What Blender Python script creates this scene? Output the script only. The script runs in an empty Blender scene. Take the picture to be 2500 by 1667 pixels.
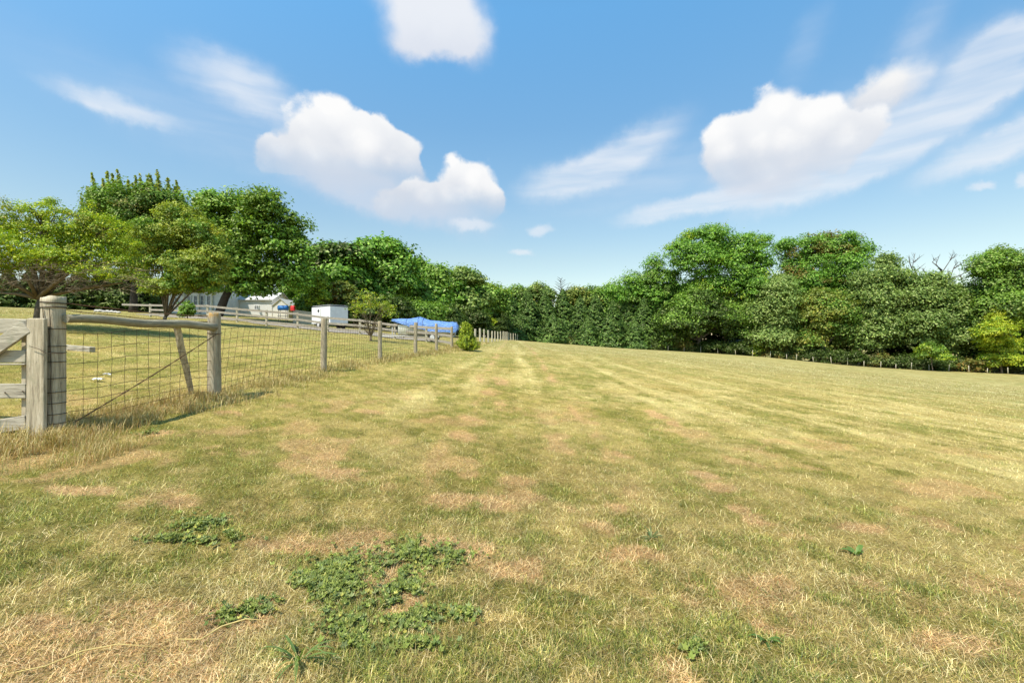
import bpy, math, random
import numpy as np
from mathutils import Vector, Matrix

scene = bpy.context.scene
col = scene.collection
R = math.radians
F = 1111.1            # focal length in photo pixels (16 mm on a 36 mm sensor, photo 2500 px wide)
EYE = 1.5

# ------------------------------------------------------------------ camera
cam = bpy.data.cameras.new("camera"); cam.lens = 16.0; cam.sensor_width = 36.0
cam.clip_start = 0.05; cam.clip_end = 9000
cam_o = bpy.data.objects.new("camera", cam); col.objects.link(cam_o)
cam_o.location = (0, 0, EYE); cam_o.rotation_euler = (R(90), 0, 0)
scene.camera = cam_o

# ------------------------------------------------------------------ light and exposure
scene.view_settings.view_transform = 'Standard'
scene.view_settings.look = 'None'
scene.view_settings.gamma = 1.0
scene.view_settings.use_curve_mapping = False
scene.view_settings.exposure = 0.75
scene.cycles.max_bounces = 8
scene.cycles.diffuse_bounces = 3
scene.cycles.transmission_bounces = 4
scene.cycles.transparent_max_bounces = 8
SUN_EL, SUN_AZ = R(58), R(-140)          # azimuth from +Y, clockwise positive: behind and to the left
sun = bpy.data.lights.new("sun", 'SUN'); sun.energy = 4.0; sun.angle = R(0.6); sun.color = (1.0, .93, .80)
sun_o = bpy.data.objects.new("sun", sun); col.objects.link(sun_o)
sd = Vector((math.sin(SUN_AZ)*math.cos(SUN_EL), math.cos(SUN_AZ)*math.cos(SUN_EL), math.sin(SUN_EL)))
sun_o.rotation_euler = sd.to_track_quat('Z', 'Y').to_euler()
sun_o.location = (0, -20, 40)

# ------------------------------------------------------------------ node helpers
class NT:
    def __init__(self, tree): self.t = tree
    def n(self, typ, **kw):
        nd = self.t.nodes.new(typ)
        for k, v in kw.items(): setattr(nd, k, v)
        return nd
    def put(self, sock, v):
        if isinstance(v, bpy.types.NodeSocket): self.t.links.new(v, sock)
        elif isinstance(v, (int, float)):
            sock.default_value = v
        else:
            v = tuple(v)
            sock.default_value = v if len(v) == len(sock.default_value) else (v + (1.0,))[:len(sock.default_value)]
    def math(self, op, a, b=None, c=None, clamp=False):
        nd = self.n('ShaderNodeMath', operation=op); nd.use_clamp = clamp
        self.put(nd.inputs[0], a)
        if b is not None: self.put(nd.inputs[1], b)
        if c is not None: self.put(nd.inputs[2], c)
        return nd.outputs[0]
    def vmath(self, op, a, b=None):
        nd = self.n('ShaderNodeVectorMath', operation=op)
        self.put(nd.inputs[0], a)
        if b is not None: self.put(nd.inputs[1], b)
        return nd.outputs['Value'] if op in ('LENGTH', 'DOT_PRODUCT') else nd.outputs[0]
    def rng(self, v, a, b, c=0.0, d=1.0, smooth=True):
        nd = self.n('ShaderNodeMapRange', interpolation_type='SMOOTHSTEP' if smooth else 'LINEAR')
        self.put(nd.inputs['Value'], v); self.put(nd.inputs['From Min'], a); self.put(nd.inputs['From Max'], b)
        self.put(nd.inputs['To Min'], c); self.put(nd.inputs['To Max'], d)
        return nd.outputs[0]
    def mix(self, f, a, b, blend='MIX'):
        nd = self.n('ShaderNodeMix', data_type='RGBA', blend_type=blend)
        self.put(nd.inputs[0], f); self.put(nd.inputs[6], a); self.put(nd.inputs[7], b)
        return nd.outputs[2]
    def noise(self, vec, scale, detail=4, rough=.55, dist=0.0):
        nd = self.n('ShaderNodeTexNoise')
        if vec is not None: self.put(nd.inputs['Vector'], vec)
        nd.inputs['Scale'].default_value = scale; nd.inputs['Detail'].default_value = detail
        nd.inputs['Roughness'].default_value = rough; nd.inputs['Distortion'].default_value = dist
        return nd
    def mapping(self, vec, loc=(0, 0, 0), rot=(0, 0, 0), scale=(1, 1, 1), typ='POINT'):
        nd = self.n('ShaderNodeMapping', vector_type=typ)
        self.put(nd.inputs['Vector'], vec)
        nd.inputs['Location'].default_value = loc; nd.inputs['Rotation'].default_value = rot
        nd.inputs['Scale'].default_value = scale
        return nd.outputs[0]
    def ramp(self, f, stops):
        nd = self.n('ShaderNodeValToRGB'); e = nd.color_ramp.elements
        while len(e) < len(stops): e.new(.5)
        for el, (p, c) in zip(e, stops): el.position = p; el.color = tuple(c) + (1.0,)
        self.put(nd.inputs[0], f)
        return nd.outputs[0]

# ------------------------------------------------------------------ world: Nishita sky with clouds
world = bpy.data.worlds.new("World"); scene.world = world; world.use_nodes = True
w = NT(world.node_tree); world.node_tree.nodes.clear()
sky = w.n('ShaderNodeTexSky', sky_type='NISHITA')
sky.sun_disc = False; sky.sun_elevation = SUN_EL; sky.sun_rotation = SUN_AZ
sky.altitude = 200; sky.air_density = 1.0; sky.dust_density = 0.6; sky.ozone_density = 2.0
SKY_STRENGTH = 0.125
geo = w.n('ShaderNodeTexCoord')
dirv = geo.outputs['Generated']
sep = w.n('ShaderNodeSeparateXYZ'); w.put(sep.inputs[0], dirv)
az = w.math('ARCTAN2', sep.outputs[0], sep.outputs[1])
el = w.math('ARCSINE', sep.outputs[2])
def azel(px, py):
    a = math.atan((px-1250)/F); return a, math.atan((833.5-py)/(F/math.cos(a)))
cmb = w.n('ShaderNodeCombineXYZ'); w.put(cmb.inputs[0], az); w.put(cmb.inputs[1], el)
flat = cmb.outputs[0]
nz1 = w.noise(dirv, 9, 5, .55)
nz2 = w.noise(dirv, 34, 5, .6)
# domain warp
wv = w.vmath('SCALE', w.vmath('SUBTRACT', nz1.outputs['Color'], (.5, .5, .5))); wv.node.inputs[3].default_value = .055
wv2 = w.vmath('SCALE', w.vmath('SUBTRACT', nz2.outputs['Color'], (.5, .5, .5))); wv2.node.inputs[3].default_value = .022
warped = w.vmath('ADD', w.vmath('ADD', flat, wv), wv2)
wvs = w.vmath('SCALE', wv); wvs.node.inputs[3].default_value = .35
streaksrc = w.mapping(w.vmath('ADD', flat, wvs), rot=(0, 0, R(-16)), scale=(1.6, 13, 1))
streak = w.noise(streaksrc, 3.2, 3, .5).outputs['Fac']
V = 2500/2352.0
def lobe(vx, vy, rx, ry, rot=0, hard=0.0, src=warped, grow=1.0):
    """soft ellipse on the sky sphere, 1 in the middle, 0 outside"""
    px, py = vx*V, vy*V
    a, e = azel(px, py)
    a1, e1 = azel(px+rx*V, py); a2, e2 = azel(px, py-ry*V)
    m = w.mapping(src, loc=(a, e, 0), rot=(0, 0, R(rot)), scale=(abs(a1-a), abs(e2-e), 1), typ='TEXTURE')
    l = w.vmath('LENGTH', m)
    return w.rng(l, 1.0, hard)
def union(ls):
    out = ls[0]
    for l in ls[1:]:
        out = w.math('ADD', out, l)
    return out
# cumulus bodies: crisp billowing tops, bases that dissolve
UNIT = 1.0/(SKY_STRENGTH*2**scene.view_settings.exposure)
def cl(r, g, b): return (r*UNIT, g*UNIT, b*UNIT)
vor = w.n('ShaderNodeTexVoronoi', feature='SMOOTH_F1'); w.put(vor.inputs['Vector'], w.vmath('ADD', dirv, wv2)); vor.inputs['Scale'].default_value = 21; vor.inputs['Smoothness'].default_value = .6
bil = w.math('MULTIPLY_ADD', vor.outputs['Distance'], -.75, .27)
sepw = w.n('ShaderNodeSeparateXYZ'); w.put(sepw.inputs[0], warped)
def band(y_base, y_top):
    e0 = azel(1250, y_base*V)[1]; e1 = azel(1250, y_top*V)[1]
    return e0, e1
def tcoord(xc, y_base, y_top):
    e0 = azel(xc*V, y_base*V)[1]; e1 = azel(xc*V, y_top*V)[1]
    return w.rng(sepw.outputs[1], e0, e1, 0, 1, False)
def cumulus(lobes_, xc, y_base, y_top, fade=.55, hard=.32, white=.985):
    b_ = union(lobes_); t_ = tcoord(xc, y_base, y_top)
    m_ = w.math('MULTIPLY', w.rng(w.math('ADD', b_, w.math('MULTIPLY', bil, w.rng(b_, 0, .1))), .02, hard), w.rng(t_, -.05, fade))
    sh = w.math('ADD', t_, w.math('MULTIPLY', bil, .5))
    c_ = w.mix(w.rng(sh, .12, .78), cl(.64, .69, .78), cl(white, white, white))
    c_ = w.mix(w.math('MULTIPLY', w.rng(bil, .02, -.12), .16), c_, cl(.78, .82, .88))
    return m_, c_
cA = cumulus([lobe(790, 300, 146, 112), lobe(705, 322, 96, 90), lobe(862, 320, 98, 90), lobe(930, 345, 56, 62), lobe(632, 362, 78, 52), lobe(800, 385, 220, 84), lobe(890, 410, 140, 66)], 790, 462, 205)
cB = cumulus([lobe(1072, 418, 90, 86), lobe(995, 455, 100, 66), lobe(1120, 465, 66, 60), lobe(930, 465, 110, 62), lobe(1050, 480, 150, 55)], 1040, 525, 342)
cR = cumulus([lobe(1770, 295, 165, 125), lobe(1690, 350, 125, 105), lobe(1880, 310, 125, 110), lobe(1780, 380, 220, 95), lobe(1960, 300, 110, 80)], 1780, 478, 187)
cS = cumulus([lobe(2050, 200, 130, 92), lobe(1975, 240, 110, 66)], 2050, 290, 120, .5, .9, .93)
top = union([lobe(955, 5, 150, 95), lobe(1035, 60, 130, 115), lobe(1088, 110, 75, 95), lobe(930, 85, 85, 95), lobe(1000, 10, 150, 110), lobe(1000, 110, 120, 60)])
small = union([lobe(1243, 524, 52, 26), lobe(1200, 580, 52, 16), lobe(2258, 428, 50, 18), lobe(2360, 405, 36, 30), lobe(1085, 522, 80, 22)])
m_top = w.math('MULTIPLY', w.rng(top, .02, 1.3), .90)
c_top = w.mix(w.rng(tcoord(1010, 190, 0), .0, .9), cl(.74, .77, .85), cl(.90, .91, .94))
m_small = w.math('MULTIPLY', w.rng(small, .05, .95), .5)
# thin wisps, broken up by stretched noise
wsp = union([w.math('MULTIPLY', lobe(575, 210, 230, 100, -12), 1.1), w.math('MULTIPLY', lobe(262, 246, 190, 40, -4), .85), lobe(2060, 190, 120, 68, 22),
             w.math('MULTIPLY', lobe(1960, 365, 640, 88, 15), 1.7), w.math('MULTIPLY', lobe(2200, 255, 420, 44, 18), 1.2),
             w.math('MULTIPLY', lobe(2330, 320, 520, 70, 17), 1.4), w.math('MULTIPLY', lobe(1990, 300, 560, 190, 14), .55), w.math('MULTIPLY', lobe(2250, 130, 260, 150, 20), .5),
             lobe(1450, 340, 230, 75, 20), lobe(1310, 410, 190, 66, 10), w.math('MULTIPLY', lobe(1600, 470, 300, 38, 8), 1.2),
             w.math('MULTIPLY', lobe(2320, 95, 200, 85, 22), 1.2), w.math('MULTIPLY', lobe(1850, 110, 90, 190, -28), .35), w.math('MULTIPLY', lobe(2100, 80, 90, 200, -38), .5),
             w.math('MULTIPLY', lobe(1480, 420, 560, 150, 6), .45), w.math('MULTIPLY', lobe(480, 290, 560, 150, -8), .42),
             w.math('MULTIPLY', lobe(900, 470, 420, 90, -8), .32)])
m_w = w.math('MULTIPLY', w.math('MULTIPLY', w.rng(wsp, .0, 1.15), w.rng(streak, .25, .75, .6, 1.12)), .66, clamp=True)
m_under = w.math('MULTIPLY', w.rng(union([lobe(800, 425, 240, 80, -14), lobe(960, 478, 260, 70, -14), lobe(1760, 400, 250, 100, 4)]), .0, 1.0), .55)
hsv = w.n('ShaderNodeHueSaturation'); hsv.inputs['Saturation'].default_value = 1.0; hsv.inputs['Value'].default_value = 1.0
w.put(hsv.inputs['Color'], sky.outputs[0])
tint = w.ramp(w.math('MULTIPLY', el, 1/R(50)), [(0.0, (1.02, .85, .66)), (.20, (1.0, .92, .73)), (.5, (.82, 1.09, 1.05)), (.72, (.81, 1.34, 1.36)), (1.0, (.75, 1.3, 1.3))])
fin = w.mix(1.0, hsv.outputs[0], tint, 'MULTIPLY')
for m_, c_ in ((m_w, cl(.90, .925, .965)), (m_under, cl(.70, .74, .84)), (m_small, cl(.93, .93, .96)), (m_top, c_top), cS, cA, cB, cR):
    fin = w.mix(m_, fin, c_)
bg = w.n('ShaderNodeBackground'); w.put(bg.inputs[0], fin); bg.inputs[1].default_value = SKY_STRENGTH
wo = w.n('ShaderNodeOutputWorld'); w.put(wo.inputs[0], bg.outputs[0])

# ------------------------------------------------------------------ generic helpers
rng = np.random.default_rng(7)
def at(px, py, d): return Vector(((px-1250)/F*d, d, EYE-(py-833.5)/F*d))
def tag(o, label=None, cat=None, group=None, kind=None):
    for k, v in (('label', label), ('category', cat), ('group', group), ('kind', kind)):
        if v is not None: o[k] = v
    return o
def empty(name, loc=(0, 0, 0), rz=0, label=None, cat=None, group=None):
    o = bpy.data.objects.new(name, None); col.objects.link(o); o.empty_display_size = .2
    o.location = loc; o.rotation_euler = (0, 0, rz)
    return tag(o, label, cat, group)
def link(name, me, mat=None, parent=None, loc=None):
    o = bpy.data.objects.new(name, me); col.objects.link(o)
    if mat is not None and not me.materials: me.materials.append(mat)
    if parent is not None:
        o.parent = parent
        o.location = (0, 0, 0)
    if loc is not None: o.location = loc
    return o
def np_mesh(name, verts, loops, counts, colors=None, smooth=False):
    me = bpy.data.meshes.new(name)
    verts = np.asarray(verts, np.float32).reshape(-1, 3); loops = np.asarray(loops, np.int32).ravel(); counts = np.asarray(counts, np.int32)
    me.vertices.add(len(verts)); me.vertices.foreach_set('co', verts.ravel())
    me.loops.add(len(loops)); me.loops.foreach_set('vertex_index', loops)
    st = np.zeros(len(counts), np.int32); st[1:] = np.cumsum(counts)[:-1]
    me.polygons.add(len(counts)); me.polygons.foreach_set('loop_start', st)
    me.polygons.foreach_set('use_smooth', np.full(len(counts), smooth, bool))
    if colors is not None:
        ca = me.color_attributes.new('Col', 'FLOAT_COLOR', 'POINT')
        c4 = np.ones((len(verts), 4), np.float32); c4[:, :3] = colors
        ca.data.foreach_set('color', c4.ravel())
    me.update(calc_edges=True)
    return me
class MB:
    """collects boxes, bars and tubes into one mesh"""
    def __init__(s): s.v = []; s.f = []
    def box(s, c, size, rz=0, jit=0.0, rot=None):
        m = rot if rot is not None else Matrix.Rotation(rz, 3, 'Z')
        i = len(s.v); hx, hy, hz = [q/2 for q in size]
        for x in (-hx, hx):
            for y in (-hy, hy):
                for z in (-hz, hz):
                    p = m @ Vector((x, y, z)) + Vector(c)
                    if jit: p += Vector((random.uniform(-jit, jit), random.uniform(-jit, jit), random.uniform(-jit, jit)))
                    s.v.append(p)
        for f in ((0, 1, 3, 2), (4, 6, 7, 5), (0, 4, 5, 1), (2, 3, 7, 6), (0, 2, 6, 4), (1, 5, 7, 3)):
            s.f.append(tuple(i+k for k in f))
        return s
    def bar(s, a, b, w_, h_, up=Vector((0, 0, 1))):
        """board from a to b: w_ across (horizontal), h_ tall"""
        a, b = Vector(a), Vector(b); d = (b-a); L = d.length; d.normalize()
        side = d.cross(up).normalized(); u = side.cross(d).normalized()
        i = len(s.v)
        for t in (a, b):
            for q, r in ((-1, -1), (1, -1), (1, 1), (-1, 1)):
                s.v.append(t + side*(q*w_/2) + u*(r*h_/2))
        s.f += [(i, i+1, i+2, i+3), (i+4, i+7, i+6, i+5)] + [(i+k, i+4+k, i+4+(k+1) % 4, i+(k+1) % 4) for k in range(4)]
        return s
    def tube(s, pts, radii, n=8, jit=0.0, cap=True):
        pts = [Vector(p) for p in pts]
        if not hasattr(radii, '__len__'): radii = [radii]*len(pts)
        i0 = len(s.v); prev = None
        for k, p in enumerate(pts):
            d = (pts[min(k+1, len(pts)-1)]-pts[max(k-1, 0)])
            d = d.normalized() if d.length > 1e-9 else Vector((0, 0, 1))
            if prev is None:
                a = d.cross(Vector((0, 1, 0.01)))
                if a.length < .1: a = d.cross(Vector((1, 0, 0)))
            else: a = prev - d*prev.dot(d)
            a.normalize(); b = d.cross(a); prev = a
            for q in range(n):
                t = 2*math.pi*q/n; r = radii[k]*(1+random.uniform(-jit, jit))
                s.v.append(p + a*(r*math.cos(t)) + b*(r*math.sin(t)))
        for k in range(len(pts)-1):
            for q in range(n):
                s.f.append((i0+k*n+q, i0+k*n+(q+1) % n, i0+(k+1)*n+(q+1) % n, i0+(k+1)*n+q))
        if cap:
            s.f.append(tuple(i0+q for q in reversed(range(n)))); e = i0+(len(pts)-1)*n
            s.f.append(tuple(e+q for q in range(n)))
        return s
    def build(s, name, mat, parent=None, smooth=False, loc=None, bevel=0.0, kind=None, origin=None):
        o3 = Vector(origin) if origin is not None else Vector((0, 0, 0))
        me = bpy.data.meshes.new(name)
        me.from_pydata([tuple(Vector(p)-o3) for p in s.v], [], s.f); me.update()
        if smooth: me.polygons.foreach_set('use_smooth', [True]*len(me.polygons))
        o = link(name, me, mat, parent, loc)
        if origin is not None and loc is None: o.location = o3
        if bevel:
            m = o.modifiers.new('bevel', 'BEVEL'); m.width = bevel; m.segments = 2; m.limit_method = 'ANGLE'
        return o

# value noise
def _h(ix, iy, seed):
    h = (ix.astype(np.int64)*374761393 + iy.astype(np.int64)*668265263 + seed*2147483647) & 0xffffffff
    h = ((h ^ (h >> 13))*1274126177) & 0xffffffff
    h = (h ^ (h >> 16)) & 0xffffffff
    return h/4294967295.0
def vnoise(x, y, seed=0):
    ix = np.floor(x); iy = np.floor(y); fx = x-ix; fy = y-iy
    fx = fx*fx*(3-2*fx); fy = fy*fy*(3-2*fy); ix = ix.astype(np.int64); iy = iy.astype(np.int64)
    a = _h(ix, iy, seed); b = _h(ix+1, iy, seed); c = _h(ix, iy+1, seed); d = _h(ix+1, iy+1, seed)
    return (a*(1-fx)+b*fx)*(1-fy)+(c*(1-fx)+d*fx)*fy
def fbm(x, y, scale, octs=4, seed=0):
    x = x/scale; y = y/scale; s = 0; a = .5; t = 0
    for k in range(octs):
        s = s+a*vnoise(x+17.3*k, y-9.1*k, seed+k); t += a; a *= .55; x = x*2.03; y = y*2.03
    return s/t
def sstep(a, b, x):
    t = np.clip((x-a)/(b-a), 0, 1); return t*t*(3-2*t)

# ------------------------------------------------------------------ terrain (thin plate through surveyed points)
CP = []
def cp(px, py, d): p = at(px, py, d); CP.append((p.x, p.y, p.z))
for a in [(132, 1060, 5.0), (524, 966, 7.3), (790, 905, 11.3), (928, 878, 15.2), (1014, 866, 19), (1066, 859, 23), (1103, 850, 27),
          (1150, 841, 36), (1185, 837, 46), (1215, 833.5, 60), (1245, 831, 80), (1270, 831.6, 100),
          (1041, 834, 30), (964, 828, 32), (879, 816, 33), (800, 811, 33.5), (727, 802, 34), (651, 796, 34.5), (579, 787, 35), (507, 779, 36),
          (437, 777, 37), (367, 775, 38), (402, 783, 28), (50, 752, 45), (200, 757, 48),
          (1362, 838, 99), (1471, 847, 96), (1670, 858.5, 91), (1880, 873, 88), (2069, 892, 85), (2268, 905, 81), (2461, 913, 78.5),
          (835, 793, 55), (1110, 812, 80), (600, 770, 58), (800, 800, 42), (88, 800, 16)]: cp(*a)
CP += [(0, 0, 0), (0, 5, .12), (0, 10, .3), (0.2, 20, .62), (1, 40, 1.02), (5, 5, -.1), (20, 15, -1.2), (40, 40, -2.3), (8, 30, .35), (18, 60, .2),
       (-6, 0, .35), (5, -6, -.2), (-5, -8, .2), (60, 30, -3.2), (30, 2, -1.9), (-30, 5, 2.3), (-60, 70, 5.6), (-30, 110, 3.4), (0, 150, 1.4),
       (60, 130, -2.5), (130, 90, -5.5), (120, 40, -5.6), (-80, 30, 6.0), (-60, -30, 3.4), (60, -40, -3.0), (0, -40, -.2)]
CP = np.array(CP)
def _tps_fit(P, lam=.15):
    n = len(P); X = P[:, :2]/30.0
    r2 = ((X[:, None]-X[None])**2).sum(-1); K = .5*r2*np.log(r2+1e-12)
    A = np.zeros((n+3, n+3)); A[:n, :n] = K+lam*1e-2*np.eye(n)
    A[:n, n] = 1; A[:n, n+1:] = X; A[n, :n] = 1; A[n+1:, :n] = X.T
    return np.linalg.solve(A, np.r_[P[:, 2], 0, 0, 0])
TPS = _tps_fit(CP)
def H(x, y, micro=True):
    x = np.atleast_1d(np.asarray(x, float)); y = np.atleast_1d(np.asarray(y, float))
    xc = np.clip(x, -80, 130)/30.0; yc = np.clip(y, -40, 150)/30.0
    z = TPS[-3]+TPS[-2]*xc+TPS[-1]*yc
    for i, (cx, cy) in enumerate(CP[:, :2]/30.0):
        r2 = (xc-cx)**2+(yc-cy)**2; z = z+TPS[i]*.5*r2*np.log(r2+1e-12)
    if micro:
        f = sstep(30, 8, np.hypot(x, y))
        z = z+f*((fbm(x, y, .9, 3, 5)-.5)*.07+(fbm(x, y, .16, 2, 9)-.5)*.02)
    return z
def Hz(x, y): return float(H(x, y)[0])
def gpt(px, py, dmax=140):
    """where the view ray through a photo pixel meets the ground"""
    ds = np.concatenate([np.arange(1.5, 30, .05), np.arange(30, dmax, .25)])
    g = H((px-1250)/F*ds, ds, False); z = EYE-(py-833.5)/F*ds
    k = np.argmax(z < g) if (z < g).any() else len(ds)-1
    return float((px-1250)/F*ds[k]), float(ds[k]), float(g[k])

# ------------------------------------------------------------------ what grows where
BARE = [(110, 1150, 130, 34), (780, 1105, 60, 16), (850, 1165, 75, 20), (560, 1097, 60, 12), (1130, 1060, 32, 14), (1150, 1025, 30, 10), (1215, 930, 25, 8),
        (1195, 957, 25, 9), (1225, 985, 20, 8), (1515, 1105, 28, 14), (1730, 1160, 40, 12), (1765, 1188, 45, 12), (1860, 1262, 60, 16), (1800, 1235, 30, 10),
        (950, 1330, 220, 34), (1150, 1345, 120, 34), (1350, 1385, 190, 40), (330, 1500, 170, 24), (120, 1545, 150, 26), (500, 1600, 120, 22), (60, 1610, 90, 20), (1160, 1225, 140, 22),
        (700, 1335, 120, 20), (1600, 1010, 22, 10), (1560, 1355, 80, 22), (450, 1230, 60, 16), (960, 1480, 60, 40), (1640, 1480, 60, 30),
        (2330, 1580, 160, 34), (1900, 1520, 110, 34), (1450, 1250, 60, 14), (400, 1060, 60, 12), (200, 1195, 120, 14), (1270, 1180, 60, 12),
        (2090, 1290, 60, 12), (900, 1005, 40, 6), (560, 1010, 40, 6), (1640, 1030, 20, 8)]
GREEN = [(850, 1200, 150, 34), (1120, 1245, 90, 30), (250, 1125, 110, 28), (180, 1240, 130, 30), (490, 1290, 80, 24), (650, 1440, 130, 44), (1250, 1150, 90, 22),
         (1200, 1180, 60, 20), (1420, 1220, 110, 22), (1900, 1100, 60, 14), (2350, 1000, 120, 14), (1960, 1150, 80, 18), (1180, 1300, 40, 16), (1640, 1560, 110, 50),
         (1330, 1480, 120, 40), (1900, 1010, 60, 10), (1230, 990, 25, 12), (815, 1410, 80, 60), (980, 1500, 130, 60), (1040, 1380, 110, 30),
         (2130, 1450, 90, 24), (1700, 1440, 60, 20), (420, 1380, 120, 28), (760, 1620, 180, 30), (1480, 1130, 90, 18), (1730, 1330, 90, 18), (330, 1090, 80, 14)]
def to_world(lst):
    out = []
    for px, py, rx, ry in lst:
        x, y, z = gpt(px, py); y2 = gpt(px, py-ry)[1]; y1 = gpt(px, py+ry)[1]
        out.append((x, y, rx*y/F, max((y2-y1)/2, .05)))
    return out
BAREW, GREENW = to_world(BARE), to_world(GREEN)
def fields(x, y):
    """greenness, bareness and paleness of the sward at x, y"""
    d = np.hypot(x, y)
    wx = (fbm(x, y, .5, 3, 31)-.5); wy = (fbm(x, y, .5, 3, 41)-.5)
    g = .345+1.9*(fbm(x, y, .42, 4, 11)-.5)+1.7*(fbm(x, y, .15, 3, 14)-.5)+1.3*(fbm(x, y, 1.0, 3, 15)-.5)*sstep(4, 12, d)+1.0*(fbm(x, y, 2.2, 3, 12)-.5)+.5*(fbm(x, y, 9, 3, 13)-.5)
    b = np.zeros_like(g)
    for cx, cy, rx, ry in BAREW:
        q = ((x-cx+wx*rx*1.6)/rx)**2+((y-cy+wy*ry*1.6)/ry)**2
        b = np.maximum(b, sstep(1.5, .2, q))
    for cx, cy, rx, ry in GREENW:
        q = ((x-cx+wx*rx*1.4)/rx)**2+((y-cy+wy*ry*1.4)/ry)**2
        g = g+.5*sstep(1.6, .1, q)
    b = b*sstep(.36, .54, fbm(x, y, .28, 3, 21)+.06)
    b = np.maximum(b, .7*sstep(.60, .72, fbm(x, y, .7, 3, 22))*sstep(14, 5, d))
    for xt, dx_ in ((-.82, 0.), (1.05, .012)):      # wheel tracks worn along the fence
        tr_ = np.exp(-((x-xt-dx_*y-.12*(fbm(y, y*0, 3, 2, 37)-.5))/.15)**2)*sstep(3, 6, y)
        b = np.maximum(b, tr_*sstep(.45, .62, fbm(x*2, y*.8, 1.0, 3, 36))*.9); g = g-.12*tr_
    # mowing swaths fan out to the far corner
    s = x*(1+.011*np.maximum(y, 0))+.6*fbm(x, y, 6, 2, 51)
    st = .5+.5*np.sin(s*2*np.pi/2.1)
    lon = fbm(s*2.4, y*.09, 1.0, 3, 52); lon2 = fbm(s*1.2, y*.05, 1.0, 2, 53)
    field_ = sstep(-4.6, -2.0, x-.045*y)
    pale = field_*sstep(2.5, 10, d)*np.clip(.22*(st-.3)+1.2*(lon-.5)+1.5*(lon2-.5)+1.2*(fbm(s, y*.5, .5, 3, 55)-.5)+.04, 0, 1)
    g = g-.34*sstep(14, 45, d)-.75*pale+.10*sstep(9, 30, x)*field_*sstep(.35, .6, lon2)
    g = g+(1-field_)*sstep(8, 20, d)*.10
    g = np.clip(g*(1-.88*b), 0, 1)
    return g, b, pale
STRAW = np.array([.375, .285, .098]); PALE = np.array([.50, .40, .165]); GRN = np.array([.215, .185, .042]); BRN = np.array([.46, .29, .135])
def ground_color(x, y):
    g, b, p = fields(x, y)
    base = STRAW[None]*(1-p[:, None])+PALE[None]*p[:, None]
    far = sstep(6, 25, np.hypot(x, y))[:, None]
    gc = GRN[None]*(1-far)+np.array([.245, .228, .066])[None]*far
    c = base*(1-g[:, None])+gc*g[:, None]
    c = c*(1-b[:, None])+BRN[None]*b[:, None]
    hb = fbm(x, y, 1.7, 4, 17)[:, None]; hb2 = fbm(x, y, .22, 3, 18)[:, None]
    near = sstep(9, 3, np.hypot(x, y))[:, None]  # darkens the nearest ground: shade in the gaps between blades, put into its colour
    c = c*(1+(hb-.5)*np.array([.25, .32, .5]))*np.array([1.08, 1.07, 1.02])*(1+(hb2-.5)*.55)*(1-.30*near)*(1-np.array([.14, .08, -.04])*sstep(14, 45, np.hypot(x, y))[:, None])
    return c, g, b, p

# ------------------------------------------------------------------ materials
def new_mat(name):
    m = bpy.data.materials.new(name); m.use_nodes = True; m.node_tree.nodes.clear()
    return m, NT(m.node_tree)
def finish(n, bsdf):
    o = n.n('ShaderNodeOutputMaterial'); n.put(o.inputs[0], bsdf)
def principled(n, colr, rough=.8, bump=None, bstr=.4, bdist=.01, spec=.3, metal=0.0):
    p = n.n('ShaderNodeBsdfPrincipled'); n.put(p.inputs['Base Color'], colr); n.put(p.inputs['Roughness'], rough)
    p.inputs['Specular IOR Level'].default_value = spec; p.inputs['Metallic'].default_value = metal
    if bump is not None:
        b = n.n('ShaderNodeBump'); b.inputs['Strength'].default_value = bstr; b.inputs['Distance'].default_value = bdist
        n.put(b.inputs['Height'], bump); n.put(p.inputs['Normal'], b.outputs[0])
    return p.outputs[0]
def leaf_mat(name, trans=.36, gloss=.035, var=.25):
    m, n = new_mat(name)
    a = n.n('ShaderNodeAttribute'); a.attribute_name = 'Col'
    c = a.outputs['Color']
    d = n.n('ShaderNodeBsdfDiffuse'); n.put(d.inputs[0], c)
    t = n.n('ShaderNodeBsdfTranslucent'); n.put(t.inputs[0], n.mix(1.0, c, (1.2, 1.25, .55), 'MULTIPLY'))
    s = n.n('ShaderNodeMixShader'); s.inputs[0].default_value = trans; n.put(s.inputs[1], d.outputs[0]); n.put(s.inputs[2], t.outputs[0])
    g = n.n('ShaderNodeBsdfGlossy'); g.inputs['Roughness'].default_value = .45; g.inputs[0].default_value = (1, 1, .62, 1)
    s2 = n.n('ShaderNodeMixShader'); s2.inputs[0].default_value = gloss; n.put(s2.inputs[1], s.outputs[0]); n.put(s2.inputs[2], g.outputs[0])
    finish(n, s2.outputs[0]); return m
M_LEAF = leaf_mat('leaves'); M_GRASS = leaf_mat('grass_blades', .22, .03); M_NEEDLE = leaf_mat('needles', .15, .04)
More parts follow.
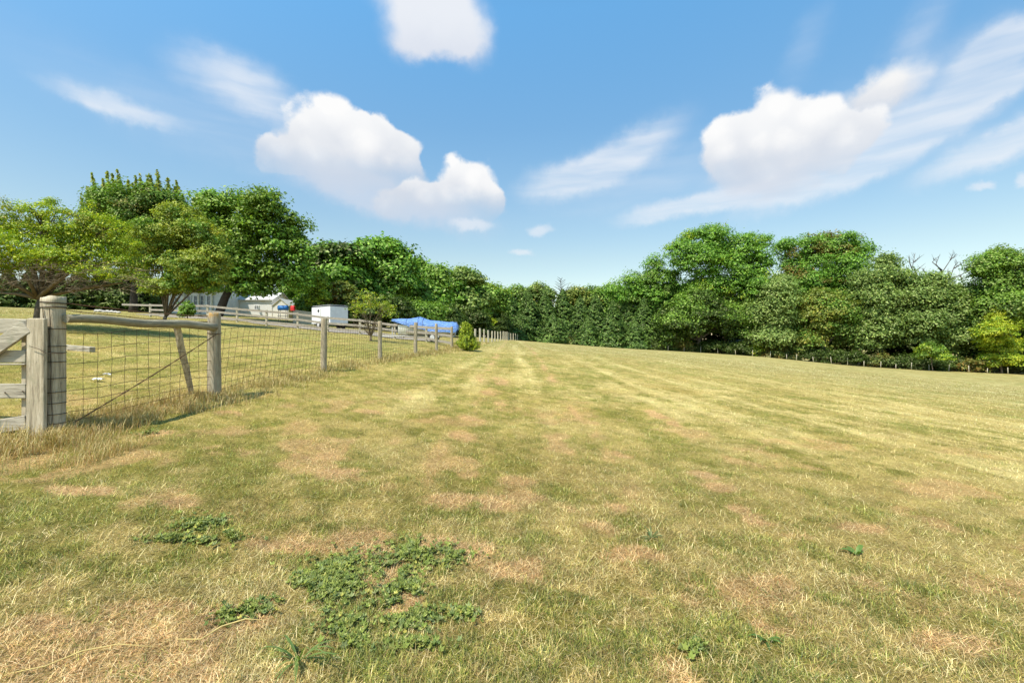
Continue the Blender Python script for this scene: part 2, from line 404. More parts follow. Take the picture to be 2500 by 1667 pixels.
def wood_mat(name, c1, c2, c3, axis='Z', lichen=None, scale=1.0):
    m, n = new_mat(name)
    tc = n.n('ShaderNodeTexCoord').outputs['Object']
    sc = {'X': (1.2, 14, 14), 'Y': (14, 1.2, 14), 'Z': (14, 14, 1.2)}[axis]
    f = n.mapping(tc, scale=tuple(q*scale for q in sc))
    g1 = n.noise(f, 2.2, 6, .65, .6).outputs['Fac']; g2 = n.noise(tc, 3.0*scale, 4, .6).outputs['Fac']
    fine = n.mapping(tc, scale=tuple(q*scale*5 for q in sc)); g3 = n.noise(fine, 2.0, 3, .6, .3).outputs['Fac']
    c = n.ramp(g1, [(.28, c1), (.5, c2), (.72, c3)])
    c = n.mix(n.rng(g2, .45, .75, 0, .55), c, tuple(q*.62 for q in c2))
    c = n.mix(n.rng(g3, .62, .72, 0, .75), c, tuple(q*.25 for q in c1))
    if lichen:
        sp = n.n('ShaderNodeSeparateXYZ'); n.put(sp.inputs[0], tc)
        k = n.math('MULTIPLY', n.rng(sp.outputs[2], lichen-.11, lichen-.01), n.rng(n.noise(tc, 14, 4).outputs['Fac'], .42, .6))
        c = n.mix(n.math('MULTIPLY', k, .85), c, (.50, .27, .055))
    gn = n.noise(tc, 6, 3).outputs['Fac']
    c = n.mix(n.rng(gn, .52, .72, 0, .35), c, (.20, .23, .14))
    h = n.math('ADD', n.math('MULTIPLY', g1, .6), n.math('MULTIPLY', g3, .5))
    finish(n, principled(n, c, .88, h, .9, .012)); return m
M_POST = wood_mat('weathered_post_wood', (.15, .115, .075), (.37, .305, .205), (.53, .455, .325))
M_POSTL = wood_mat('lichen_post_wood', (.15, .12, .08), (.36, .30, .205), (.50, .44, .32), lichen=1.35)
M_GATE = wood_mat('gate_wood', (.17, .135, .09), (.46, .385, .265), (.66, .575, .43))
M_GATEX = wood_mat('gate_board_wood', (.20, .17, .13), (.43, .38, .29), (.60, .54, .43), 'X')
M_RAILX = wood_mat('pole_rail_wood', (.12, .105, .075), (.28, .245, .165), (.40, .36, .26), 'Y')
M_BOARD = wood_mat('fence_board_wood', (.17, .145, .12), (.33, .29, .24), (.45, .40, .34), 'X')
M_BPOST = wood_mat('fence_post_pale_wood', (.27, .24, .18), (.50, .45, .33), (.64, .58, .45))
def simple(name, c, rough=.7, nscale=3.0, amt=.25, metal=0.0, spec=.3, bump=0.0):
    m, n = new_mat(name)
    tc = n.n('ShaderNodeTexCoord').outputs['Object']
    f = n.noise(tc, nscale, 5, .6).outputs['Fac']
    cc = n.mix(n.rng(f, .3, .75, 0, 1), tuple(q*(1-amt) for q in c), tuple(min(1, q*(1+amt*.5)) for q in c))
    finish(n, principled(n, cc, rough, f if bump else None, bump, .02, spec, metal)); return m
M_RUST = simple('rusty_wire', (.16, .085, .045), .8, 30, .4, .3)
M_WIRE = simple('old_wire', (.085, .06, .04), .75, 30, .4, .4)
M_WHITE = simple('white_paint', (.74, .74, .72), .5, 2, .12)
M_CREAM = simple('cream_paint', (.72, .66, .52), .6, 2, .12)
M_DARK = simple('dark_metal', (.035, .035, .04), .5, 5, .3)
M_GLASS = simple('window_glass', (.16, .19, .22), .15, 2, .3, 0, .6)
M_BLUE = simple('blue_tarpaulin', (.12, .26, .60), .45, 2.5, .25, 0, .4, .25)
M_BLUED = simple('blue_drum_paint', (.03, .16, .42), .4, 3, .2)
M_RED = simple('red_plastic', (.62, .03, .03), .4, 3, .2)
M_TYRE = simple('tyre_rubber', (.02, .02, .02), .9, 8, .3)
M_METALROOF = simple('pale_metal_roof', (.55, .54, .52), .75, 2, .15)
M_ROOFG = simple('grey_shingle_roof', (.30, .29, .28), .9, 4, .3)
M_SCRAP = simple('white_scrap', (.80, .80, .80), .8, 10, .1)
M_STONE = simple('pale_stone', (.50, .47, .42), .9, 6, .35, 0, .2, .5)
def bark_mat(name, c1, c2):
    m, n = new_mat(name)
    tc = n.n('ShaderNodeTexCoord').outputs['Object']
    f = n.noise(n.mapping(tc, scale=(5, 5, 1.2)), 4, 6, .65, .5).outputs['Fac']
    c = n.ramp(f, [(.3, c1), (.7, c2)]); finish(n, principled(n, c, .95, f, .8, .03)); return m
M_BARK = bark_mat('bark', (.055, .042, .03), (.19, .155, .12))
M_BARKD = bark_mat('dark_bark', (.025, .02, .016), (.085, .068, .052))
M_DEAD = bark_mat('dead_wood', (.07, .06, .05), (.16, .14, .12))
M_TWIG = bark_mat('grey_twigs', (.10, .075, .045), (.24, .18, .115))

# siding: overlapping horizontal boards
def siding():
    m, n = new_mat('white_siding')
    tc = n.n('ShaderNodeTexCoord').outputs['Object']
    sp = n.n('ShaderNodeSeparateXYZ'); n.put(sp.inputs[0], tc)
    fr = n.math('FRACT', n.math('MULTIPLY', sp.outputs[2], 5.0))
    f = n.noise(tc, 2, 4).outputs['Fac']
    c = n.mix(f, (.76, .74, .70), (.86, .85, .81))
    c = n.mix(n.rng(fr, .12, .0, 0, .55), c, (.32, .30, .28))
    finish(n, principled(n, c, .7, fr, .8, .03)); return m
M_SIDING = siding()

# ------------------------------------------------------------------ ground: one sheet to the horizon
m, n = new_mat('meadow_ground')
a = n.n('ShaderNodeAttribute'); a.attribute_name = 'Col'
gp = n.n('ShaderNodeNewGeometry').outputs['Position']
f1 = n.noise(gp, 38, 5, .7).outputs['Fac']; f2 = n.noise(gp, 7.0, 5, .7).outputs['Fac']; f3 = n.noise(gp, 1.4, 6, .7).outputs['Fac']
f4 = n.noise(n.mapping(gp, scale=(1, .35, 1)), 2.2, 6, .75).outputs['Fac']
c = n.mix(n.rng(f2, .35, .72, .0, .5), a.outputs['Color'], n.mix(1.0, a.outputs['Color'], (.72, .78, .62), 'MULTIPLY'))
c = n.mix(n.rng(f4, .50, .72, 0, .6), c, n.mix(1.0, c, (1.25, 1.18, 1.15), 'MULTIPLY'))
f6 = n.noise(n.mapping(gp, scale=(1, .6, 1)), 4.5, 7, .8).outputs['Fac']
c = n.mix(n.rng(f6, .52, .66, 0, .55), c, n.mix(1.0, c, (.72, .80, .55), 'MULTIPLY'))
c = n.mix(n.rng(f3, .50, .70, 0, .45), c, n.mix(1.0, c, (.74, .88, .62), 'MULTIPLY'))
c = n.mix(n.rng(f1, .50, .36, 0, .75), c, n.mix(1.0, c, (.45, .42, .35), 'MULTIPLY'))
f5 = n.noise(gp, 95, 3, .7).outputs['Fac']
c = n.mix(n.rng(f5, .46, .60, 0, .5), c, n.mix(1.0, c, (1.5, 1.45, 1.5), 'MULTIPLY'))
hsum = n.math('ADD', n.math('MULTIPLY', f1, .5), f2)
finish(n, principled(n, c, .95, hsum, .9, .05, .1))
M_GROUND = m
# polar grid, fine in front of the camera
ang = np.r_[np.linspace(-60, 60, 520), np.linspace(60, 300, 80)[1:-1]]*math.pi/180
rad = np.exp(np.linspace(math.log(.5), math.log(160), 560)); rad = np.r_[rad, 220, 350, 600, 1200, 2500, 4500]
A, RR = np.meshgrid(ang, rad)
X = (RR*np.sin(A)).ravel(); Y = (RR*np.cos(A)).ravel()
Z = H(X, Y)
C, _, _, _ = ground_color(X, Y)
na, nr = len(ang), len(rad)
i = np.arange(nr-1)[:, None]*na; j = np.arange(na)[None]
j2 = (j+1) % na
quads = np.stack([i+j, i+na+j, i+na+j2, i+j2], -1).reshape(-1, 4)[:, ::-1]
verts = np.stack([X, Y, Z], -1)
verts = np.vstack([verts, [[0, 0, Hz(0, 0)]]]); C = np.vstack([C, C[:1]])
tris = np.stack([np.full(na, len(verts)-1), (np.arange(na)+1) % na, np.arange(na)], -1)
loops = np.r_[quads.ravel(), tris.ravel()]; counts = np.r_[np.full(len(quads), 4), np.full(na, 3)]
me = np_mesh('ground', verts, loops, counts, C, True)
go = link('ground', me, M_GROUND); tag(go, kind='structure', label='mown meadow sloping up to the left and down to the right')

# ------------------------------------------------------------------ grass blades
def blades(x, y, z, length, width, lean, az_, colr, curl):
    """two-segment blades: quad + tip triangle"""
    n_ = len(x)
    dx, dy = np.sin(az_), np.cos(az_); sx, sy = np.cos(az_), -np.sin(az_)
    l1 = length*.55; s1, c1 = np.sin(lean), np.cos(lean); le2 = np.minimum(lean+curl, 2.2); s2, c2 = np.sin(le2), np.cos(le2)
    v = np.zeros((n_, 5, 3), np.float32); hw = width/2
    v[:, 0] = np.stack([x-sx*hw, y-sy*hw, z-.004], -1); v[:, 1] = np.stack([x+sx*hw, y+sy*hw, z-.004], -1)
    mx, my, mz = x+dx*l1*s1, y+dy*l1*s1, z+l1*c1
    v[:, 2] = np.stack([mx+sx*hw*.8, my+sy*hw*.8, mz], -1); v[:, 3] = np.stack([mx-sx*hw*.8, my-sy*hw*.8, mz], -1)
    v[:, 4] = np.stack([mx+dx*length*.45*s2, my+dy*length*.45*s2, np.maximum(mz+length*.45*c2, z+.004)], -1)
    b = np.arange(n_)[:, None]*5
    L = np.concatenate([b+np.array([[0, 1, 2, 3]]), b+np.array([[3, 2, 4]])], 1)
    cnt = np.tile([4, 3], n_)
    return v.reshape(-1, 3), L.ravel(), cnt, np.repeat(colr, 5, 0)
def pick(pal, idx): return np.array(pal)[idx]
def jitter(c, amt, r): return c*(1+amt*(r.random((len(c), 1))-.5)*2)*(1+.08*(r.random((len(c), 3))-.5))
def grass_mesh():
    r = np.random.default_rng(3)
    N = 1250000
    d = np.exp(r.uniform(math.log(1.3), math.log(62), N)); a_ = r.uniform(-R(60), R(60), N)
    # thin out outside the view cone
    keep = (np.abs(a_) < R(51)) | (r.random(N) < .3)
    d, a_ = d[keep], a_[keep]
    x, y = d*np.sin(a_), d*np.cos(a_)
    g, b, p = fields(x, y)
    isg = r.random(len(x)) < np.clip(g*.95, .07, .72)
    tuft = fbm(x, y, .13, 2, 61)
    keep = isg*(tuft > .38) + (~isg)*(r.random(len(x)) < .92) > 0
    x, y, d, g, b, p, isg, tuft = [q[keep] for q in (x, y, d, g, b, p, isg, tuft)]
    n_ = len(x)
    far = np.clip(d/6.5, 1, 8)
    length = np.where(isg, r.uniform(.016, .050, n_)*(1+.6*(tuft > .62)), r.uniform(.025, .10, n_))*(1+.10*(far-1))
    width = np.where(isg, r.uniform(.0014, .0032, n_), r.uniform(.0009, .0024, n_))*far*1.05
    lean = np.where(isg, r.uniform(.35, 1.5, n_), 1.56-.75*r.random(n_)**1.6)
    lean = np.where(b > .5, np.maximum(lean, 1.1), lean)
    az0 = fbm(x, y, 1.3, 2, 71)*14
    az_ = az0+r.normal(0, 2.2, n_)
    curl = r.uniform(-.3, 1.3, n_)
    gi = r.integers(0, 6, n_)
    gc = pick([(.085, .115, .020), (.145, .180, .032), (.22, .235, .046), (.33, .31, .075), (.46, .41, .13), (.16, .185, .075)], gi)
    sc_ = pick([(.42, .315, .125), (.56, .435, .19), (.78, .65, .36), (.20, .125, .05), (.46, .325, .14), (.36, .29, .085)], r.integers(0, 6, n_))
    bc = pick([(.56, .34, .16), (.68, .45, .23), (.30, .16, .07), (.76, .57, .33)], r.integers(0, 4, n_))
    sc_ = sc_*(1-.0*p[:, None])+np.array([.20, .18, .12])*p[:, None]
    sc_ = np.where((b > .3)[:, None] & (r.random(n_) < .75)[:, None], bc, sc_)
    ff = sstep(6, 25, d)[:, None]
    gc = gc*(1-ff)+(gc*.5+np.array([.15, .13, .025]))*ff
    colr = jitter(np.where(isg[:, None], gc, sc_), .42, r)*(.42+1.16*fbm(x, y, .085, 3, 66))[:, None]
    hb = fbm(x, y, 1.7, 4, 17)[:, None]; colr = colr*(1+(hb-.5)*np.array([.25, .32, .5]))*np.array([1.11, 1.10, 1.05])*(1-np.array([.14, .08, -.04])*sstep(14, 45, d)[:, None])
    z = H(x, y)
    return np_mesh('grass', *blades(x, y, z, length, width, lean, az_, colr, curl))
tag(link('grass', grass_mesh(), M_GRASS), 'short dry and green grass of the mown meadow', kind='stuff')

# fence line of the wire fence: x as a function of y
FY = np.array([5.0, 7.3, 11.3, 15.2, 19, 23, 27, 36, 46, 60, 80, 100]); FPX = np.array([132, 524, 790, 928, 1014, 1066, 1103, 1150, 1182, 1213, 1243, 1270])
FX = (FPX-1250)/F*FY
def fx(y): return np.interp(y, FY, FX)

def tall_weeds(name, label, x, y, hmin, hmax, pal, seed, wid=.004, lean=(0.05, .7)):
    r = np.random.default_rng(seed); n_ = len(x)
    d = np.hypot(x, y); far = np.clip(d/6, 1, 6)
    return tag(link(name, np_mesh(name, *blades(x, y, H(x, y), r.uniform(hmin, hmax, n_), wid*far*r.uniform(.5, 1.2, n_), r.uniform(*lean, n_),
        r.uniform(0, 6.3, n_), jitter(pick(pal, r.integers(0, len(pal), n_)), .25, r), r.uniform(.1, 1.1, n_))), M_GRASS), label, kind='stuff')
r = np.random.default_rng(5)
N = 30000
yy = np.exp(r.uniform(math.log(4.1), math.log(45), N)); off = r.normal(0, .30, N)+.12
xx = fx(yy)+off-.02*(yy < 5)
k = fbm(xx, yy, .35, 3, 81) > .47
tall_weeds('tall_dry_weeds', 'tall brown and straw weeds left standing along the wire fence', xx[k], yy[k], .05, .22,
           [(.50, .37, .16), (.58, .46, .21), (.66, .53, .26), (.30, .18, .08), (.30, .28, .07), (.42, .30, .12)], 6)
# denser rusty clumps between the heavy post and the rail end, and by the gate
N = 15000
yy = r.uniform(4.3, 7.6, N); xx = fx(yy)+r.normal(.05, .25, N)
xg = r.uniform(-7.5, -3.9, 12000); yg = 4.55+r.normal(0, .28, 12000)
xx = np.r_[xx, xg]; yy = np.r_[yy, yg]
k = fbm(xx, yy, .3, 3, 91) > .49
tall_weeds('brown_weed_clumps', 'dense brown weeds around the feet of the gate and the heavy post', xx[k], yy[k], .05, .22,
           [(.50, .36, .16), (.38, .22, .09), (.66, .53, .26), (.27, .25, .07), (.46, .31, .14), (.56, .44, .20)], 8)

# broad-leaved weeds: low lobed leaves on short stalks
def weed_patch(name, label, ellipses, n_, seed, size=.021):
    r = np.random.default_rng(seed); P = []
    W = to_world(ellipses); wts = np.array([w_[2]*w_[3] for w_ in W]); wts /= wts.sum()
    for (cx, cy, rx, ry), wt in zip(W, wts):
        k = int(n_*wt)+1; t = r.uniform(0, 6.283, k); q = np.minimum(np.abs(r.normal(0, .62, k)), 2.0)*(1.1+.9*(fbm(np.cos(t)*2+cx*9, np.sin(t)*2+cy*9, 1, 2, seed)-.5)*2)
        P.append(np.stack([cx+rx*q*np.cos(t), cy+ry*q*np.sin(t)], -1))
    P = np.vstack(P); P = P[fbm(P[:, 0], P[:, 1], .12, 2, seed) > .36]
    n_ = len(P); z = H(P[:, 0], P[:, 1])+r.uniform(.004, .040, n_)
    nrm = np.stack([r.normal(0, .42, n_), r.normal(0, .42, n_)-.15, np.ones(n_)], -1); nrm /= np.linalg.norm(nrm, axis=1)[:, None]
    a_ = np.cross(nrm, r.normal(0, 1, (n_, 3))); a_ /= np.linalg.norm(a_, axis=1)[:, None]; b_ = np.cross(nrm, a_)
    s = size*r.uniform(.4, 1.1, n_)
    K = 10; th = np.arange(K)/K*2*math.pi
    rr = .78+.22*np.cos(th*5)+.0; rr[0] *= .7
    ctr = np.stack([P[:, 0], P[:, 1], z], -1)
    v = ctr[:, None]+s[:, None, None]*(rr*np.cos(th))[None, :, None]*a_[:, None]+s[:, None, None]*(rr*np.sin(th))[None, :, None]*b_[:, None]
    v[:, :, 2] += (s[:, None]*.22)*(np.cos(th*5)[None])
    v = np.concatenate([v, ctr[:, None]-nrm[:, None]*s[:, None, None]*.18], 1)
    base = np.arange(n_)[:, None, None]*(K+1)
    tri = np.stack([np.full(K, K), np.arange(K), (np.arange(K)+1) % K], -1)[None]+base
    c = jitter(pick([(.16, .20, .04), (.21, .25, .05), (.11, .15, .04), (.27, .29, .065), (.19, .23, .085), (.40, .36, .08)], r.choice(6, n_, p=[.27, .25, .2, .12, .12, .04])), .3, r)
    me = np_mesh(name, v.reshape(-1, 3), tri.ravel(), np.full(n_*K, 3), np.repeat(c, K+1, 0))
    return tag(link(name, me, M_GRASS), label, kind='stuff')
weed_patch('broad_leaved_weeds', 'low green round-leaved weeds creeping over the dry thatch', [
    (815, 1395, 62, 44), (820, 1450, 55, 34), (770, 1430, 60, 30), (1000, 1350, 60, 26), (955, 1395, 50, 26), (1080, 1365, 60, 22), (985, 1440, 55, 34), (950, 1500, 60, 36),
    (1000, 1520, 70, 34), (840, 1540, 60, 26), (850, 1580, 50, 24), (1010, 1580, 70, 22), (500, 1285, 50, 14), (550, 1320, 36, 12), (620, 1490, 60, 12), (700, 1465, 40, 10), (550, 1500, 26, 10),
    (470, 1290, 26, 10), (360, 1060, 20, 8), (1700, 1590, 40, 12), (420, 1320, 70, 10), (1120, 1500, 50, 14)], 9500, 13)

# ------------------------------------------------------------------ leaves and trees
def leaf_quads(ctr, nrm, size, colr, r, aspect=.62):
    n_ = len(ctr); nrm = nrm/np.maximum(np.linalg.norm(nrm, axis=1)[:, None], 1e-6)
    a_ = np.cross(nrm, r.normal(0, 1, (n_, 3))); a_ /= np.maximum(np.linalg.norm(a_, axis=1)[:, None], 1e-6); b_ = np.cross(nrm, a_)
    s = size[:, None]
    v = np.stack([ctr-a_*s, ctr+b_*s*aspect-a_*s*.1, ctr+a_*s-nrm*s*.25, ctr-b_*s*aspect-a_*s*.1], 1)
    q = (np.arange(n_)[:, None]*4+np.arange(4)[None])
    return v.reshape(-1, 3), q.ravel(), np.full(n_, 4), np.repeat(colr, 4, 0)
PAL = {
 'maple': [(.045, .085, .018), (.070, .120, .022), (.105, .160, .028), (.036, .066, .016)],
 'bright': [(.075, .150, .030), (.100, .190, .035), (.055, .115, .028), (.130, .215, .045)],
 'lime': [(.175, .225, .018), (.230, .250, .020), (.130, .185, .018), (.080, .125, .018), (.25, .24, .022)],
 'hazel': [(.120, .150, .034), (.155, .185, .040), (.085, .115, .026), (.195, .215, .050), (.19, .17, .04)],
 'mid': [(.060, .115, .026), (.085, .145, .032), (.110, .170, .040), (.045, .085, .024)],
 'olive': [(.075, .115, .040), (.105, .145, .052), (.055, .090, .032), (.145, .180, .075)],
 'silver': [(.130, .175, .080), (.175, .215, .110), (.095, .135, .060), (.080, .120, .045)],
 'yellow': [(.230, .260, .025), (.290, .300, .030), (.170, .210, .028), (.120, .165, .028)],
 'ygreen': [(.150, .210, .028), (.200, .255, .030), (.105, .160, .028), (.075, .125, .026), (.24, .25, .035)],
 'tan': [(.095, .125, .035), (.120, .145, .040), (.075, .105, .028), (.150, .155, .045), (.17, .145, .045)],
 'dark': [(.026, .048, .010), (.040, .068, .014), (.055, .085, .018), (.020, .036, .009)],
 'fir': [(.025, .054, .018), (.040, .076, .023), (.068, .110, .032), (.018, .040, .014)],
 'rust': [(.120, .085, .035), (.095, .095, .035), (.075, .090, .030), (.150, .095, .040)],
 'juniper': [(.150, .190, .022), (.210, .240, .028), (.100, .140, .020), (.075, .105, .020)],
 'redtip': [(.055, .095, .030), (.080, .115, .035), (.042, .075, .024), (.11, .10, .05)],
}
for k_ in PAL:
    PAL[k_] = [(min(a_*1.95, .48), min(b_*1.98, .50), c_*1.2) for a_, b_, c_ in PAL[k_]]
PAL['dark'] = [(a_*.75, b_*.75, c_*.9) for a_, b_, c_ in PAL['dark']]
def crown_points(lobes, n_clumps, r, inner=.22):
    """clump centres spread over the outside of a union of ellipsoids"""
    L = np.array([list(c)+list(q) for c, q in lobes]); wt = (L[:, 3]*L[:, 5]+L[:, 3]*L[:, 4]+L[:, 4]*L[:, 5]); wt = wt/wt.sum()
    k = r.choice(len(L), int(n_clumps*2.4), p=wt)
    u = r.normal(0, 1, (len(k), 3)); u /= np.linalg.norm(u, axis=1)[:, None]
    u[:, 2] = np.where((u[:, 2] < -.35) & (r.random(len(u)) < .35), -u[:, 2]*.6, u[:, 2])
    rad_ = r.uniform(.70, 1.04, len(k))+.16*(r.random(len(k)) < .16); inn = r.random(len(k)) < inner; rad_[inn] = r.uniform(.2, .72, inn.sum())
    P = L[k, :3]+u*L[k, 3:]*rad_[:, None]
    deep = np.zeros(len(P), bool)
    for q in range(len(L)):
        dd = (((P-L[q, :3])/L[q, 3:])**2).sum(-1); deep |= (dd < .42) & (k != q)
    ok = ~deep | (r.random(len(P)) < .2)
    P, u, k = P[ok][:n_clumps], u[ok][:n_clumps], k[ok][:n_clumps]
    return P, u, L
def crown_mesh(name, lobes, n_leaves, leaf, pal, seed, clump=None, squash=.62, pal2=None, mix2=0.0, base=None, leaves_per=34, inner=.22, aspect=.62):
    r = np.random.default_rng(seed)
    nc = max(int(n_leaves/leaves_per), 6)
    P, u, L = crown_points(lobes, nc, r, inner)
    mean_r = float(np.mean(L[:, 3:])); clump = clump or mean_r*.30
    n_ = len(P)*leaves_per; ci = np.repeat(np.arange(len(P)), leaves_per)
    o = r.normal(0, 1, (n_, 3)); o /= np.linalg.norm(o, axis=1)[:, None]; o[:, 2] = np.abs(o[:, 2])*1.0-.25*(r.random(n_) < .4)
    rr = r.uniform(.25, 1.0, n_)**.5*(1+.25*(r.random(n_) < .08))
    cs = clump*r.uniform(.45, 1.3, len(P))
    off = o*(rr*cs[ci])[:, None]; off[:, 2] *= squash
    ctr = P[ci]+off
    nrm = o*.75+u[ci]*.35+np.array([0, 0, .45])+r.normal(0, .38, (n_, 3))
    pa = np.array(PAL[pal]); tone = r.random(len(P))
    idx = np.clip((tone[ci]*.55+r.random(n_)*.45)*len(pa), 0, len(pa)-1).astype(int)
    c = pa[idx]
    if pal2:
        pb = np.array(PAL[pal2]); nz = fbm(P[:, 0]*1.0+P[:, 2]*.7, P[:, 2]*1.0+P[:, 1]*.4, mean_r*.8, 2, seed)
        thr = np.quantile(nz, 1-mix2); use = (nz > thr)[ci] & (r.random(n_) < .85)
        c = np.where(use[:, None], pb[r.integers(0, len(pb), n_)], c)
    c = jitter(c*(.8+.4*tone[ci])[:, None], .25, r)
    size = leaf*r.uniform(.55, 1.2, n_)
    v, l, cn, cc = leaf_quads(ctr, nrm, size, c, r, aspect)
    if base is not None: v = v-np.array(base)[None]
    return np_mesh(name, v, l, cn, cc), P, L
def wob(a_, b_, k, amt, rr):
    pts = [a_.lerp(b_, t/k) for t in range(k+1)]
    for p in pts[1:-1]: p += Vector((rr.uniform(-1, 1), rr.uniform(-1, 1), rr.uniform(-.6, .6)))*amt
    return pts
def tree(name, label, cat, base, lobes_px, d, n_leaves, leaf, pal, seed, group=None, trunk_r=.2, bark=None, pal2=None, mix2=0, clump=None,
         depth=.9, fork=.45, limbs=None, stagger=.5, leaves_per=34, squash=.82, extra_limbs=8, inner=.22, aspect=.62, max_r=None):
    """lobes_px: (px, py, rx, ry) of the crown masses as seen, placed round distance d, real depth and size"""
    rr = random.Random(seed); lobes = []
    for k, (px, py, rx, ry) in enumerate(lobes_px):
        rw, rh = rx*.93*d/F, ry*.92*d/F
        dd = d+rr.uniform(-1, 1)*stagger*rw
        p = at(px, py, dd)
        lobes.append(((p.x, p.y, p.z), (rw, max(rw, rh)*depth, rh)))
    b = Vector(base)
    root = empty(name, b, 0, label, cat, group)
    if d > 50: n_leaves = int(n_leaves*2.3); leaf = leaf*.66; leaves_per = int(leaves_per*2.6); clump = (clump or 1.2)*1.30
    elif d > 40: n_leaves = int(n_leaves*1.3); leaf *= .85; leaves_per = int(leaves_per*2.2); clump = (clump or 1)*1.15
    me, P, L = crown_mesh('crown', lobes, n_leaves, leaf, pal, seed, clump, squash, pal2, mix2, tuple(b), leaves_per, inner, aspect)
    link('crown', me, M_LEAF, root)
    mb = MB(); cc = Vector(L[:, :3].mean(0)); zt = float(L[:, 2].max())
    fk = b.lerp(Vector((cc.x, cc.y, cc.z)), fork)
    mb.tube(wob(b-Vector((0, 0, .3)), fk, 4, trunk_r*.35, rr), [trunk_r*1.35, trunk_r, trunk_r*.9, trunk_r*.85, trunk_r*.8], 10, .05)
    order = list(range(len(L)))
    for k in order[:limbs]:
        t = Vector(L[k, :3]); ctl = fk.lerp(t, .5)+Vector((0, 0, (t-fk).length*.10))
        pts = [fk, fk.lerp(ctl, .55)+Vector((rr.uniform(-.1, .1), rr.uniform(-.1, .1), 0))*trunk_r*3, ctl, t]
        mb.tube(pts, [trunk_r*.6, trunk_r*.48, trunk_r*.35, trunk_r*.12], 7, .05)
        for q in range(extra_limbs):
            u = Vector((rr.gauss(0, 1), rr.gauss(0, 1), rr.gauss(.3, .8))).normalized()
            e = t+Vector((u.x*L[k, 3], u.y*L[k, 4], u.z*L[k, 5]))*.85
            s0 = ctl.lerp(t, rr.uniform(0, 1))
            mb.tube([s0, s0.lerp(e, .5)+Vector((0, 0, .05)), e], [trunk_r*.2, trunk_r*.12, trunk_r*.04], 4)
    o = mb.build('trunk', bark or M_BARK, root, True, origin=b); o.location = (0, 0, 0)
    return root
def conifer_mesh(name, h, rad_, n_br, seed, pal, leaf=.28, droop=.25, per=26, gapz=.03):
    r = np.random.default_rng(seed)
    zt = r.uniform(gapz, .99, n_br)**.9; a_ = r.uniform(0, 6.283, n_br)
    lump = .62+.5*vnoise(a_*1.6+3, zt*6, seed)+.25*r.random(n_br)
    Rz = rad_*np.clip((1-zt)**.78*1.0, .03, 1)*lump
    k = np.repeat(np.arange(n_br), per); t = r.uniform(.25, 1, len(k))**.75
    side = r.normal(0, .16, len(k))*rad_*.9*(1-t*.45)*np.clip(1-zt[k], .15, 1)
    x = np.sin(a_[k])*Rz[k]*t+np.cos(a_[k])*side; y = np.cos(a_[k])*Rz[k]*t-np.sin(a_[k])*side
    z = zt[k]*h-droop*Rz[k]*t**1.3+np.where(t > .85, .12*Rz[k], 0)+r.normal(0, .10, len(k))
    ctr = np.stack([x, y, z], -1)
    nrm = np.stack([np.sin(a_[k])*.7, np.cos(a_[k])*.7, np.full(len(k), .8)], -1)+r.normal(0, .35, (len(k), 3))
    pa = np.array(PAL[pal]); tone = r.random(n_br)[k]
    c = jitter(pa[np.clip((tone*.6+r.random(len(k))*.4)*len(pa), 0, len(pa)-1).astype(int)]*(.75+.5*tone)[:, None], .25, r)
    v, l, cn, cc = leaf_quads(ctr, nrm, leaf*r.uniform(.6, 1.3, len(k))*np.clip(1.15-zt[k]*.5, .4, 1), c, r, .38)
    return np_mesh(name, v, l, cn, cc)
CONS = {}
def conifer(name, label, cat, px, base_py, top_py, d, rad_px, seed, pal='fir', group=None, leaf=.28, n_br=420, z=None, per=26, droop=.25, mat=None):
    x = (px-1250)/F*d; zb = Hz(x, d) if z is None else z
    topz = EYE-(top_py-833.5)/F*d; h = topz-zb
    root = empty(name, (x, d, zb), 0, label, cat, group)
    link('crown', conifer_mesh('crown', h, rad_px/F*d, n_br, seed, pal, leaf, droop, per), mat or M_NEEDLE, root)
    mb = MB(); mb.tube([(0, 0, -.3), (0, 0, h*.5), (0, 0, h*.97)], [h*.018+.05, h*.011+.03, .02], 8, .05)
    mb.build('trunk', M_BARKD, root, True)
    return root

def gbase(px, d):
    x = (px-1250)/F*d; return (x, d, Hz(x, d))

# --- trees by the house, left
tree('maple_tree', 'large dense dark green maple behind the board fence, over the white shed', 'tree', gbase(525, 45),
     [(560, 512, 62, 44), (640, 512, 58, 44), (700, 562, 50, 48), (722, 625, 40, 50), (620, 600, 92, 72), (690, 675, 55, 36), (560, 640, 70, 60), (520, 560, 52, 60), (590, 690, 60, 24), (725, 690, 26, 24), (500, 500, 34, 30), (650, 690, 40, 26), (500, 690, 46, 26), (450, 680, 40, 30), (620, 712, 40, 16)],
     45, 46000, .19, 'maple', 101, trunk_r=.42, bark=M_BARKD, clump=1.0, pal2='bright', mix2=.22, limbs=8, inner=.3)
SPIRES = []
up = [(325, 525, 95, 58), (270, 498, 40, 44), (375, 498, 50, 44), (245, 540, 36, 46), (430, 520, 38, 38), (340, 595, 100, 60)]
for sx, sy in [(202, 478), (231, 428), (247, 440), (263, 424), (277, 420), (292, 418), (318, 440), (347, 420), (367, 422), (388, 420), (406, 424), (423, 438), (216, 455), (333, 436)]:
    SPIRES.append((sx, sy-3, sx+16, sy+120))
t3 = tree('upright_tree', 'tall tree with upright feathery shoots on top, beside the dark maple', 'tree', gbase(325, 48), up,
     48, 30000, .17, 'redtip', 102, trunk_r=.35, bark=M_BARKD, clump=.75, squash=1.5, pal2='mid', mix2=.5, limbs=6, extra_limbs=3, stagger=.3, inner=.3)
